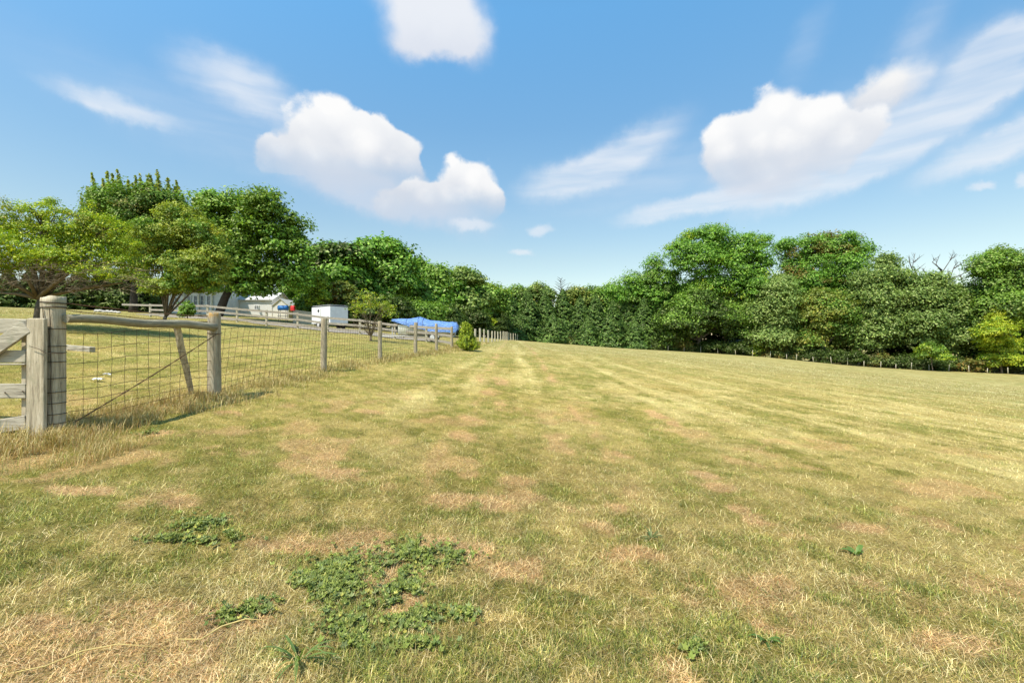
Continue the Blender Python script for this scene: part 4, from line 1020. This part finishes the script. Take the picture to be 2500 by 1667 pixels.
# barbed strands on top from the heavy post to the lichen post
mb = MB()
Bx, By = posts[1]
for (pya, pyb) in [(740, 772), (757, 786)]:
    a0 = at(163, pya, 5.05); b0 = at(510, pyb, 7.25)
    pts = [a0.lerp(b0, t_/14)+Vector((0, 0, -.05*math.sin(math.pi*t_/14)*.5+.004*math.sin(t_*5))) for t_ in range(15)]
    mb.tube(pts, .0055, 4, cap=False)
    for t_ in range(1, 14):
        p_ = pts[t_]; mb.tube([p_+Vector((0, -.012, -.014)), p_+Vector((0, .012, .014))], .002, 3, cap=False)
attach(mb, 'barbed_wire', M_RUST)
# pole rail, diagonal brace cable
pa_, pb_ = at(160, 777.5, 5.0), at(524, 797, 7.22)
mb = MB(); pts = [pa_.lerp(pb_, t_/12)+Vector((0, 0, .012*math.sin(t_*.9)))+Vector((.0, 0, 0)) for t_ in range(13)]
mb.tube(pts, [.047+.0012*t_ for t_ in range(13)], 12, .03)
o = attach(mb, 'pole_rail', M_RAILX); o['label'] = 'round pole rail between the heavy post and the lichen post'
for p_ in o.data.polygons: p_.use_smooth = len(p_.vertices) == 4
mb = MB(); c0 = Vector((Bx+.08, By-.05, EYE+(833.5-814)/F*7.2)); c1 = at(171, 1037, 5.1)
for s_ in (0, 1):
    pts = [c0.lerp(c1, t_/20)+Vector((0, .007*math.cos(t_*1.7+s_*3.14), .007*math.sin(t_*1.7+s_*3.14)-.02*math.sin(math.pi*t_/20))) for t_ in range(21)]
    mb.tube(pts, .0042, 5, cap=False)
pts = [(Bx+.102*math.cos(t_*.5), By+.102*math.sin(t_*.5), c0.z+.01*math.sin(t_)) for t_ in range(14)]; mb.tube(pts, .005, 5, cap=False)
attach(mb, 'brace_cable', M_RUST)

# leaning stake hooked over the pole rail
la, lb_ = at(419, 783, 6.42), at(441, 905, 6.75); la = la+Vector((-.02, .1, 0)); lb_ = lb_+Vector((0, .12, 0))
so = empty('leaning_stake', (lb_.x, lb_.y, Hz(lb_.x, lb_.y)), 0, 'short split stake leaning behind the pole rail of the wire fence', 'stake')
mb = MB(); mid = la.lerp(lb_, .5); dl_ = (lb_-la).normalized(); lb2 = lb_+dl_*max(.03, (lb_.z-Hz(lb_.x, lb_.y)+.03)/-dl_.z)
pts = [la, la.lerp(lb_, .3)+Vector((.0, 0, 0)), mid, lb_, lb2]
mb.tube(pts, [.043, .046, .047, .043, .035], 6, .12)
o = mb.build('shaft', M_GATE, so, False, origin=so.location); o.location = (0, 0, 0)

# ------------------------------------------------------------------ wooden gate at the left
GY = 4.86
gx = at(90, 833, GY).x
groot = empty('wooden_gate', (gx, GY, Hz(gx, GY)), 0, 'weathered grey wooden gate with a diagonal brace next to the heavy post', 'gate')
def gp_(px, py, d=GY): return at(px, py, d)
def gadd(mb, name, mat=M_GATEX, bevel=.006): 
    o = mb.build(name, mat, groot, False, origin=groot.location, bevel=bevel); o.location = (0, 0, 0); return o
s0, s1 = gp_(89.5, 1068), gp_(91, 777)
mb = MB(); mb.bar(s0, s1, .19, .045, up=Vector((0, 1, 0)))
gadd(mb, 'stile', M_GATE, .012)
def board(pxa, pya, pxb, pyb, h_px, dy, name='board', th=.035):
    mb = MB(); mb.bar(gp_(pxa, pya, GY+dy), gp_(pxb, pyb, GY+dy), th, h_px/F*GY); gadd(mb, name)
board(-300, 786, 68, 797, 36, .048, 'top_board')
board(-300, 869, 66, 870, 30, .048)
board(-300, 888.5, 66, 889, 4, .03, 'ledge_board', .05)
board(-300, 955, 66, 954, 36, .048)
board(-300, 1085, 66, 1030, 34, .048, 'bottom_board')
board(-85, 900, 67, 797, 34, -.012, 'diagonal_brace', .035)
mb = MB(); mb.bar(gp_(62, 1060, GY+.10), gp_(62, 790, GY+.10), .04, .05, up=Vector((1, 0, 0))); gadd(mb, 'back_batten', M_GATE)
for (x_, y_) in [(12, 958), (52, 800), (55, 955)]:
    mb = MB(); mb.tube([gp_(x_, y_, GY-.012+.0), gp_(x_, y_, GY+.1)], .006, 6); gadd(mb, 'nail', M_RUST, 0)
mb = MB(); mb.tube([at(72, 845, GY-.05), at(95, 852, GY-.055), at(113, 862, GY-.04), at(150, 863, 4.85), at(158, 860, 4.9)], .003, 5); gadd(mb, 'tie_wire', M_WIRE, 0)

# ------------------------------------------------------------------ board fence in front of the house
bf = empty('board_fence', gbase(799, 33.5), 0, 'grey three-board wooden fence crossing the yard in front of the shed and trailer', 'fence')
BP = [(1104, 27.1, 798), (1041, 30, 796), (964, 32, 790), (879, 33, 779), (800, 33.5, 773), (727, 34, 763), (651, 34.5, 757), (579, 35, 751), (507, 36, 744), (437, 37, 743), (367, 38, 742), (300, 39, 741)]
bp = []
for px, d, tp_ in BP:
    x_ = (px-1250)/F*d; z_ = Hz(x_, d); h_ = EYE+(833.5-tp_)/F*d-z_; bp.append((Vector((x_, d, z_)), h_))
for k, (p_, h_) in enumerate(bp[1:-1]):
    mb = MB(); mb.box((p_.x, p_.y, p_.z+h_/2-.1), (.13, .13, h_+.2), 0, .006)
    o = mb.build('post', M_BPOST, bf, False, origin=p_, bevel=.01); o.location = p_-Vector(bf.location)
for k in range(len(bp)-1):
    (a0, ha), (b0, hb) = bp[k], bp[k+1]
    for q, fr in enumerate((.90, .56, .22)):
        if k == len(bp)-2 and q > 0: continue
        mb = MB(); up_ = Vector((0, 0, 1)); off = Vector((0, -.09, 0))
        mb.bar(a0+up_*(ha*fr+random.uniform(-.015, .015))+off, b0+up_*(hb*fr+random.uniform(-.015, .015))+off, .03, .15)
        o = mb.build('board', M_BOARD, bf, False, origin=a0); o.location = a0-Vector(bf.location)

# ------------------------------------------------------------------ far field fence
ff = empty('field_fence', gbase(1880, 88), 0, 'low wire fence with thin pale stakes along the far edge of the meadow', 'fence')
fpx = [1290, 1325, 1362, 1399, 1435, 1471.6, 1512, 1553, 1590, 1631, 1670, 1710.6, 1753, 1796, 1837, 1880, 1921, 1944, 1986, 2030, 2069, 2109, 2150, 2187, 2225, 2268.6, 2316, 2365.7, 2410, 2461, 2515, 2570]
fp = []
for px in fpx:
    d = 100-(px-1290)/(2480-1290)*22; x_ = (px-1250)/F*d; z_ = Hz(x_, d); fp.append(Vector((x_, d, z_)))
for p_ in fp:
    mb = MB(); h_ = random.uniform(.85, 1.35); mb.tube([p_-Vector((0, 0, .2)), p_+Vector((random.uniform(-.16, .16), random.uniform(-.1, .1), h_))], [.062, .05], 7, .05)
    o = mb.build('post', M_BPOST, ff, True, origin=p_); o.location = p_-Vector(ff.location)
mb = MB()
for h_ in (.25, .55, .85, 1.05): mb.tube([p_+Vector((0, 0, h_)) for p_ in fp], .006, 3, cap=False)
o = mb.build('wire', M_WIRE, ff, True, origin=ff.location); o.location = (0, 0, 0)

# ------------------------------------------------------------------ buildings
def gable(name, label, cat, px0, px1, d, eave_py, roof_py, wall_mat, roof_mat, depth, z=None, ridge_x=True, over=.25, wins=(), door=None):
    x0, x1 = (px0-1250)/F*d, (px1-1250)/F*d; zc = Hz((x0+x1)/2, d)-.1 if z is None else z
    ze = EYE+(833.5-eave_py)/F*d; zr = EYE+(833.5-roof_py)/F*(d+(depth/2 if ridge_x else 0)); W_ = x1-x0; cx = (x0+x1)/2
    root = empty(name, (cx, d, zc), 0, label, cat)
    L = lambda v: Vector(v)-Vector((cx, d, zc))
    mb = MB(); mb.box((0, depth/2, (ze-zc)/2), (W_, depth, ze-zc))
    if ridge_x:
        i0 = len(mb.v); mb.v += [Vector((-W_/2, 0, ze-zc+.002)), Vector((-W_/2, depth, ze-zc+.002)), Vector((-W_/2, depth/2, zr-zc-.04)), Vector((W_/2, 0, ze-zc+.002)), Vector((W_/2, depth, ze-zc+.002)), Vector((W_/2, depth/2, zr-zc-.04))]
    else:
        i0 = len(mb.v); mb.v += [Vector((-W_/2, 0, ze-zc+.002)), Vector((W_/2, 0, ze-zc+.002)), Vector((0, 0, zr-zc-.04)), Vector((-W_/2, depth, ze-zc+.002)), Vector((W_/2, depth, ze-zc+.002)), Vector((0, depth, zr-zc-.04))]
    mb.f += [(i0, i0+1, i0+2), (i0+3, i0+5, i0+4)]
    mb.build('wall', wall_mat, root)
    mb = MB(); t_ = .08
    if ridge_x:
        for s_ in (0, 1):
            y0 = -over if s_ == 0 else depth+over; zz = ze-zc-over*(zr-ze)/(depth/2)
            i0 = len(mb.v); mb.v += [Vector((-W_/2-over, y0, zz)), Vector((W_/2+over, y0, zz)), Vector((W_/2+over, depth/2, zr-zc)), Vector((-W_/2-over, depth/2, zr-zc))]
            mb.v += [p_+Vector((0, 0, t_)) for p_ in mb.v[i0:i0+4]]
            mb.f += [(i0, i0+1, i0+2, i0+3), (i0+4, i0+7, i0+6, i0+5), (i0, i0+4, i0+5, i0+1), (i0+1, i0+5, i0+6, i0+2), (i0+3, i0+2, i0+6, i0+7), (i0, i0+3, i0+7, i0+4)]
    else:
        for s_ in (-1, 1):
            zz = ze-zc-over*(zr-ze)/(W_/2)
            i0 = len(mb.v); mb.v += [Vector((s_*(W_/2+over), -over, zz)), Vector((s_*(W_/2+over), depth+over, zz)), Vector((0, depth+over, zr-zc)), Vector((0, -over, zr-zc))]
            mb.v += [p_+Vector((0, 0, t_)) for p_ in mb.v[i0:i0+4]]
            mb.f += [(i0, i0+1, i0+2, i0+3), (i0+4, i0+7, i0+6, i0+5), (i0, i0+4, i0+5, i0+1), (i0+1, i0+5, i0+6, i0+2), (i0+3, i0+2, i0+6, i0+7), (i0, i0+3, i0+7, i0+4)]
    mb.build('roof', roof_mat, root)
    for (wx0, wx1, wy0, wy1, nx) in wins:
        a0 = Vector(((wx0-1250)/F*d-cx, -.03, EYE+(833.5-wy1)/F*d-zc)); b0 = Vector(((wx1-1250)/F*d-cx, -.03, EYE+(833.5-wy0)/F*d-zc))
        fr = MB(); t2 = .07; cw, ch = b0.x-a0.x, b0.z-a0.z
        fr.box(((a0.x+b0.x)/2, -.05, a0.z), (cw+2*t2, .07, t2)); fr.box(((a0.x+b0.x)/2, -.05, b0.z), (cw+2*t2, .07, t2))
        for q in range(nx+1): fr.box((a0.x+cw*q/nx, -.052, (a0.z+b0.z)/2), (t2*(1 if q in (0, nx) else .6), .07, ch-t2-.004))
        fr.box(((a0.x+b0.x)/2, -.046, (a0.z+b0.z)/2), (cw-.1, .05, t2*.6))
        wo_ = fr.build('window', M_WHITE, root)
        g_ = MB(); g_.box(((a0.x+b0.x)/2, -.012, (a0.z+b0.z)/2), (cw, .02, ch)); g_.build('pane', M_GLASS, wo_)
    return root
hs = gable('white_house', 'white house with a row of tall windows behind the olive yard tree', 'house', 408, 546, 53, 710, 694, M_WHITE, M_ROOFG, 7, wins=[(458, 467, 722, 746, 1), (474, 483, 722, 746, 1), (490, 499, 722, 746, 1), (506, 515, 722, 746, 1), (422, 434, 726, 741, 2)])
for k, x_ in enumerate((452, 488, 520)):
    mb = MB(); p_ = Vector(((x_-1250)/F*53, 52.8, 0)); mb.box((p_.x, p_.y, Hz(p_.x, p_.y)+1.2), (.16, .16, 2.6)); o = mb.build('pillar', M_CREAM, hs, origin=hs.location); o.location = (0, 0, 0)
gable('white_shed', 'white clapboard shed with a small four-pane window under the maple', 'shed', 552, 664, 56, 731, 716, M_SIDING, M_METALROOF, 4.5, wins=[(622, 632, 746, 755, 2)])
gable('gabled_shed', 'small white gabled shed next to the clapboard shed', 'shed', 666, 704, 55, 746, 730, M_SIDING, M_METALROOF, 3, ridge_x=False, over=.12)

# grey plank fence piece
pf = empty('plank_fence', gbase(742, 46), 0, 'short grey plank fence between the gabled shed and the trailer', 'fence')
for k in range(22):
    px = 716+k*2.55; p_ = Vector(((px-1250)/F*46, 46+random.uniform(-.01, .01), 0)); p_.z = Hz(p_.x, 46); h_ = EYE+(833.5-(756+(px-716)*.13))/F*46-p_.z
    MB().box((p_.x, p_.y, p_.z+h_/2), (.098, .02, h_), 0, .003).build('plank', M_BPOST, pf, origin=p_).location = p_-Vector(pf.location)

# blue drum on a stand, red toy barrel
dd = 44.0; p_ = Vector(gbase(691, dd)); rt_ = empty('blue_drum', p_, 0, 'blue drum lying on a dark metal stand in front of the gabled shed', 'drum')
zc = EYE+(833.5-751.5)/F*dd-p_.z
mb = MB(); mb.tube([(-.46, 0, zc), (-.44, 0, zc), (-.15, 0, zc), (.15, 0, zc), (.44, 0, zc), (.46, 0, zc)], [.18, .23, .235, .235, .23, .18], 16); mb.tube([(-.16, 0, zc), (-.13, 0, zc)], .245, 16); mb.tube([(.13, 0, zc), (.16, 0, zc)], .245, 16)
mb.build('barrel', M_BLUED, rt_, True)
mb = MB()
for sx in (-.35, .35):
    for sy in (-.2, .2): mb.tube([(sx, sy, -.05), (sx, sy*.7, zc-.2)], .025, 6)
    mb.bar((sx, -.25, zc-.22), (sx, .25, zc-.22), .04, .04)
mb.bar((-.45, -.18, zc*.45), (.45, -.18, zc*.45), .04, .04); mb.bar((-.45, .18, zc*.45), (.45, .18, zc*.45), .04, .04)
mb.build('stand', M_DARK, rt_)
p_ = Vector(gbase(715, 43.5)); rt_ = empty('red_mailbox', p_, 0, 'small red rounded box on a thin post beside the blue drum', 'box')
zc = EYE+(833.5-753.5)/F*43.5-p_.z
mb = MB(); mb.box((0, 0, zc-.03), (.34, .3, .34)); mb.tube([(-.17, 0, zc+.14), (.17, 0, zc+.14)], .15, 12); mb.build('box_shell', M_RED, rt_, bevel=.02)
MB().tube([(0, 0, -.1), (0, 0, zc-.2)], .03, 6).build('pole', M_DARK, rt_)

# white box trailer
td = 40.0; p_ = Vector(gbase(805, td)); tr = empty('box_trailer', p_, R(-38), 'white box trailer with a dark roof edge parked behind the board fence', 'trailer')
H0, H1 = .45, EYE+(833.5-750)/F*td-p_.z
TW, TL = 1.7, 3.0
mb = MB(); mb.box((0, 0, (H0+H1)/2), (TL, TW, H1-H0)); mb.build('body', M_WHITE, tr, bevel=.04)
mb = MB(); mb.box((0, 0, H1+.035), (TL+.06, TW+.06, .07)); mb.build('roof', M_DARK, tr, bevel=.02)
mb = MB(); mb.box((0.02, 0, H1+.09), (TL-.1, TW-.12, .04)); mb.build('roof_panel', M_METALROOF, tr, bevel=.01)
mb = MB(); mb.box((-.35, -TW/2-.006, H1-.36), (.24, .012, .24), rot=Matrix.Rotation(R(45), 3, 'Y')); mb.build('vent', M_DARK, tr, bevel=.004)
mb = MB(); mb.box((.0, -TW/2-.012, (H0+H1)/2-.05), (.02, .02, H1-H0-.2)); mb.box((-.02, -TW/2-.01, H0+.02), (TL-.1, .03, .06)); mb.build('trim', M_METALROOF, tr)
for sx in (-.1, .62):
    for sy in (-1, 1):
        wr = MB().tube([(sx, sy*(TW/2-.02), .32), (sx, sy*(TW/2+.16), .32)], [.32, .32], 18).build('wheel', M_TYRE, tr, bevel=.02)
        MB().tube([(sx, sy*(TW/2+.162), .32), (sx, sy*(TW/2+.172), .32)], [.19, .17], 14).build('rim', M_METALROOF, wr)
mb = MB(); mb.bar((-TL/2, -.5, .4), (-TL/2-1.1, 0, .42), .06, .08); mb.bar((-TL/2, .5, .4), (-TL/2-1.1, 0, .42), .06, .08); mb.build('tow_bar', M_DARK, tr)

m, n = new_mat('creased_tarpaulin'); tcn = n.n('ShaderNodeTexCoord').outputs['Object']
f = n.noise(n.mapping(tcn, scale=(1, 2.2, 2.2)), 2.6, 5, .6, 1.2).outputs['Fac']; f2_ = n.noise(tcn, 9, 4, .6, .8).outputs['Fac']
cf = n.mix(n.rng(f2_, .35, .7), (.10, .22, .52), (.20, .34, .66)); hh_ = n.math('ADD', f, n.math('MULTIPLY', f2_, .35))
finish(n, principled(n, cf, .5, hh_, 1.0, .14, .4)); M_TARP = m
# boat on a trailer under a blue tarpaulin
bd = 31.5; bx = (1040-1250)/F*bd; bz = Hz(bx, bd)
bt = empty('covered_boat', (bx, bd, bz), R(3), 'boat on a trailer wrapped in a blue tarpaulin behind the board fence', 'boat')
Lh = 4.6; prof_px = [(958, 780, 784), (975, 779, 790), (995, 779, 796), (1010, 776.5, 800), (1024, 774.5, 803), (1036, 777, 806), (1050, 782, 808), (1070, 784, 811), (1090, 786, 812.5), (1105, 787, 814), (1114, 787, 811), (1119, 795, 805)]
N_ = 14; V_ = []; Fc = []
for k, (px, tp_, bt_) in enumerate(prof_px):
    lx = (px-1250)/F*bd-bx; zt_ = EYE+(833.5-tp_)/F*bd-bz; zb_ = EYE+(833.5-bt_)/F*bd-bz
    hw = np.interp(k, [0, 2, 5, 9, 11], [.10, .48, .88, .92, .80])
    for q in range(N_+1):
        t_ = math.pi*q/N_; cy_ = -math.cos(t_)
        zz = zb_+(zt_-zb_)*(math.sin(t_)**.62)
        V_.append(Vector((lx+.02*math.sin(q*2.3+k), cy_*hw*(1+.02*math.sin(k*2+q)), zz+.035*math.sin(k*1.7+q*1.9)+.02*math.sin(k*3.9+q*.8))))
for k in range(len(prof_px)-1):
    for q in range(N_): Fc.append((k*(N_+1)+q, k*(N_+1)+q+1, (k+1)*(N_+1)+q+1, (k+1)*(N_+1)+q))
Fc.append(tuple(range(N_, -1, -1))); Fc.append(tuple((len(prof_px)-1)*(N_+1)+q for q in range(N_+1)))
mb = MB(); mb.v = V_; mb.f = Fc
tarp = mb.build('tarpaulin', M_TARP, bt, True)
mb = MB()
for k in (2, 4, 5):
    mb.tube([V_[k*(N_+1)+q]+Vector((0, 0, .012)) for q in range(N_+1)], .012, 4)
mb.build('rope', M_DARK, tarp)
mb = MB()
hv = []
for k in range(9):
    lx = -1.9+k*.49; hw = np.interp(k, [0, 2, 4, 8], [.1, .55, .8, .82]); zk = .42+.02*k*0; zg = np.interp(k, [0, 8], [1.15, .72])
    hv.append([Vector((lx, -hw, zg)), Vector((lx, -hw*.75, zk+.15)), Vector((lx, 0, zk)), Vector((lx, hw*.75, zk+.15)), Vector((lx, hw, zg))])
for k in range(9): mb.v += hv[k]
for k in range(8):
    for q in range(4): mb.f.append((k*5+q, (k+1)*5+q, (k+1)*5+q+1, k*5+q+1))
mb.f.append((40, 41, 42, 43, 44)); mb.build('hull', M_WHITE, bt, True)
mb = MB(); mb.bar((-3.1, 0, .38), (2.0, -.6, .38), .07, .09); mb.bar((-3.1, 0, .38), (2.0, .6, .38), .07, .09)
for x_ in (-.6, .9, 1.8): mb.bar((x_, -.7, .30), (x_, .7, .30), .06, .06)
mb.bar((-2.3, 0, .4), (-2.3, 0, 1.0), .06, .06, up=Vector((1, 0, 0))); mb.build('trailer_frame', M_METALROOF, bt)
for s_ in (-1, 1):
    wr = MB().tube([(.55, s_*.82, .28), (.55, s_*1.0, .28)], [.28, .28], 18).build('wheel', M_TYRE, bt, bevel=.02)
    MB().tube([(.55, s_*1.002, .28), (.55, s_*1.01, .28)], [.16, .15], 12).build('rim', M_WHITE, wr)
    mb = MB(); pts = [(.55-.42*math.cos(t_*math.pi/8), s_*.92, .26+.42*math.sin(t_*math.pi/8)) for t_ in range(9)]
    for k in range(8): mb.bar(pts[k], pts[k+1], .26, .03)
    mb.build('fender', M_WHITE, bt)

# gravel drive behind the board fence
m, n = new_mat('gravel'); gpn = n.n('ShaderNodeNewGeometry').outputs['Position']
f = n.noise(gpn, 9, 6, .75).outputs['Fac']; finish(n, principled(n, n.ramp(f, [(.3, (.16, .13, .10)), (.6, (.36, .31, .26)), (.75, (.48, .44, .38))]), .95, f, .8, .05)); M_GRAV = m
gv = []; gf = []
cl_pts = [(-36, 46.5, 3.0), (-30, 44, 3.4), (-24, 41.5, 3.6), (-18, 39, 3.6), (-13, 37, 3.4), (-8, 35.5, 3.0), (-4.8, 34, 1.2)]
NN = 60
xs = np.linspace(-36, -4.8, NN); yc = np.interp(xs, [c_[0] for c_ in cl_pts], [c_[1] for c_ in cl_pts]); wd = np.interp(xs, [c_[0] for c_ in cl_pts], [c_[2] for c_ in cl_pts])
for k in range(NN):
    for q in range(9):
        yq = yc[k]+(q/4-1)*wd[k]*(1+.12*math.sin(k*.9)); gv.append(Vector((xs[k], yq, Hz(xs[k], yq)+.03)))
for k in range(NN-1):
    for q in range(8): gf.append((k*9+q, (k+1)*9+q, (k+1)*9+q+1, k*9+q+1))
mb = MB(); mb.v = gv; mb.f = gf; tag(mb.build('gravel_drive', M_GRAV, None, True), kind='structure', label='grey brown gravel drive behind the board fence')

# ------------------------------------------------------------------ small things
# landscape timber with mulch by the heavy post, white scraps
p_ = gpt(192, 856); tb = MB(); rr = random.Random(1)
dT = p_[1]; a0 = at(150, 846, dT); b0 = at(226, 848, dT-.1); a0.z = Hz(a0.x, a0.y)+.06; b0.z = Hz(b0.x, b0.y)+.06
tb.bar(a0, b0, .14, .13)
tag(tb.build('timber', M_GATEX, None, origin=a0, bevel=.01), 'short weathered timber lying in the yard grass beside the heavy post', 'timber')
def scrap(px, py, s, seed, lab):
    x_, y_, z_ = gpt(px, py); z_ = Hz(x_, y_); rr = random.Random(seed); mb = MB(); nx, ny = 6, 5
    for i_ in range(nx+1):
        for j_ in range(ny+1):
            u, v_ = i_/nx-.5, j_/ny-.5; q = 1-.35*rr.random()*(abs(u)+abs(v_))
            mb.v.append(Vector((u*s*1.6*q, v_*s*q, .02+.03*rr.random()+.05*s*4*(.5-abs(u))*(rr.random()))))
    for i_ in range(nx):
        for j_ in range(ny): k = i_*(ny+1)+j_; mb.f.append((k, k+ny+1, k+ny+2, k+1))
    o = mb.build('litter', M_SCRAP, None, loc=(x_, y_, z_+.015)); tag(o, lab, 'litter', 'white scraps in the yard')
    sm = o.modifiers.new('thickness', 'SOLIDIFY'); sm.thickness = .004
scrap(239, 933, .10, 1, 'larger crumpled white scrap lying in the yard grass, nearer the heavy post')
scrap(261, 923, .075, 2, 'smaller round white scrap lying just beyond the larger one')
# pale stones of a flower bed
rr = random.Random(6); gl = ['flat stone at the left end of the flower bed', 'long pale stone second in the flower bed', 'roundish pale stone in the flower bed', 'broad pale stone at the middle of the flower bed', 'small pale stone right of the middle of the flower bed', 'tilted pale stone near the end of the flower bed', 'last small stone at the right end of the flower bed']
for k in range(7):
    px = 236+k*9; d = 43.5; x_ = (px-1250)/F*d; z_ = Hz(x_, d); s = rr.uniform(.13, .22)
    me = bpy.data.meshes.new('stone'); import bmesh
    bm = bmesh.new(); bmesh.ops.create_icosphere(bm, subdivisions=2, radius=1)
    for v_ in bm.verts: v_.co = Vector((v_.co.x*s*1.3, v_.co.y*s, v_.co.z*s*.8))*(1+rr.uniform(-.12, .12))
    bm.to_mesh(me); bm.free()
    tag(link('stone', me, M_STONE, loc=(x_, d, z_+s*.45)), gl[k], 'stone', 'stones edging the flower bed')
# white upright box and roofs in the shade of the wood
x_, d = (1706-1250)/F*95, 95; bz_ = Hz(x_, d); br_ = empty('white_hutch', (x_, d, bz_), 0, 'narrow white upright hutch in the shade behind the field fence', 'hutch')
hh = EYE+(833.5-838)/F*95-bz_
MB().box((0, 0, hh/2), (.62, .5, hh)).build('body', M_WHITE, br_, bevel=.02); MB().box((0, -.27, hh*.55), (.40, .03, hh*.6)).build('door', M_GLASS, br_); MB().box((0, 0, hh+.04), (.75, .62, .07)).build('roof', M_METALROOF, br_)
gable('pale_roof_shed', 'low shed with a pale roof hidden under the silvery tree', 'shed', 1784, 1832, 103, 838, 829, M_BARKD, M_METALROOF, 4)
gable('dark_low_shed', 'low dark shed between the silvery tree and the russet tree', 'shed', 1915, 1958, 97, 848, 842, M_BARKD, M_DARK, 3.5)

# long dry stalk on the thatch
sx_ = [(200, 1640), (330, 1600), (430, 1578), (490, 1568), (540, 1549), (600, 1533), (655, 1530)]
pts = []
for (px, py) in sx_[2:]:
    g_ = gpt(px, py); pts.append(Vector((g_[0], g_[1], Hz(g_[0], g_[1])+.03)))
mb = MB(); mb.tube(pts, [.0015, .0035, .0045, .0035, .001], 5)
M_STALK = simple('dry_stalk', (.60, .46, .17), .7, 20, .2)
tag(mb.build('dry_stalk', M_STALK, None, True, origin=pts[2]), 'long bent pale yellow stalk lying on the dry thatch', 'stalk')
mb = MB(); pts = []
for (px, py) in [(20, 1667), (110, 1640), (200, 1612), (290, 1592), (380, 1582)]:
    g_ = gpt(px, py); pts.append(Vector((g_[0], g_[1], Hz(g_[0], g_[1])+.025)))
mb.tube(pts, [.001, .003, .0035, .0025, .001], 5)
tag(mb.build('dry_stalk', M_STALK, None, True, origin=pts[2]), 'thinner straight pale stalk lying nearest the camera, below the bent one', 'stalk')
# dock plant
def dock(px, py, n_, L_, seed, name, lab, pal=((.13, .22, .05), (.10, .18, .045)), wd_=.30):
    g_ = gpt(px, py); r = np.random.default_rng(seed); vs = []; fs = []; cs = []
    for k in range(n_):
        a0 = r.uniform(0, 6.28); le = r.uniform(.4, 1.2); L0 = L_*r.uniform(.6, 1.1); w0 = L0*wd_; i0 = len(vs); c_ = np.array(pal[k % len(pal)])*r.uniform(.8, 1.2)
        for q in range(6):
            t_ = q/5; rr_ = L0*t_*math.sin(le+.3*t_); zz = L0*t_*math.cos(le+.5*t_*t_)
            w_ = w0*math.sin(math.pi*min(.98, .08+.92*t_))**.7*.5
            for s_ in (-1, 0, 1): vs.append((rr_*math.cos(a0)-s_*w_*math.sin(a0), rr_*math.sin(a0)+s_*w_*math.cos(a0), max(.004, zz)+abs(s_)*w_*.3)); cs.append(c_)
        for q in range(5):
            for s_ in (0, 1): fs.append((i0+q*3+s_, i0+q*3+s_+1, i0+(q+1)*3+s_+1, i0+(q+1)*3+s_))
    me = np_mesh(name, vs, np.array(fs).ravel(), np.full(len(fs), 4), np.array(cs), True)
    tag(link(name, me, M_LEAF, loc=(g_[0], g_[1], Hz(g_[0], g_[1]))), lab, 'plant')
dock(2092, 1352, 5, .12, 3, 'dock_plant', 'single broad-leaved green dock plant standing in the mown grass')
dock(1870, 1570, 6, .08, 4, 'plantain', 'dark green plantain rosette in the thatch near the camera', wd_=.22)
dock(730, 1625, 24, .20, 5, 'grass_tuft', 'spiky bright green grass tuft in the thatch near the camera', ((.14, .22, .06), (.20, .28, .08)), .05)
dock(1590, 1320, 16, .13, 7, 'grass_tuft', 'small bluish green grass tuft on the right of the bare straw', ((.10, .17, .07), (.14, .20, .08)), .06)
print('scene built', len(bpy.data.objects))
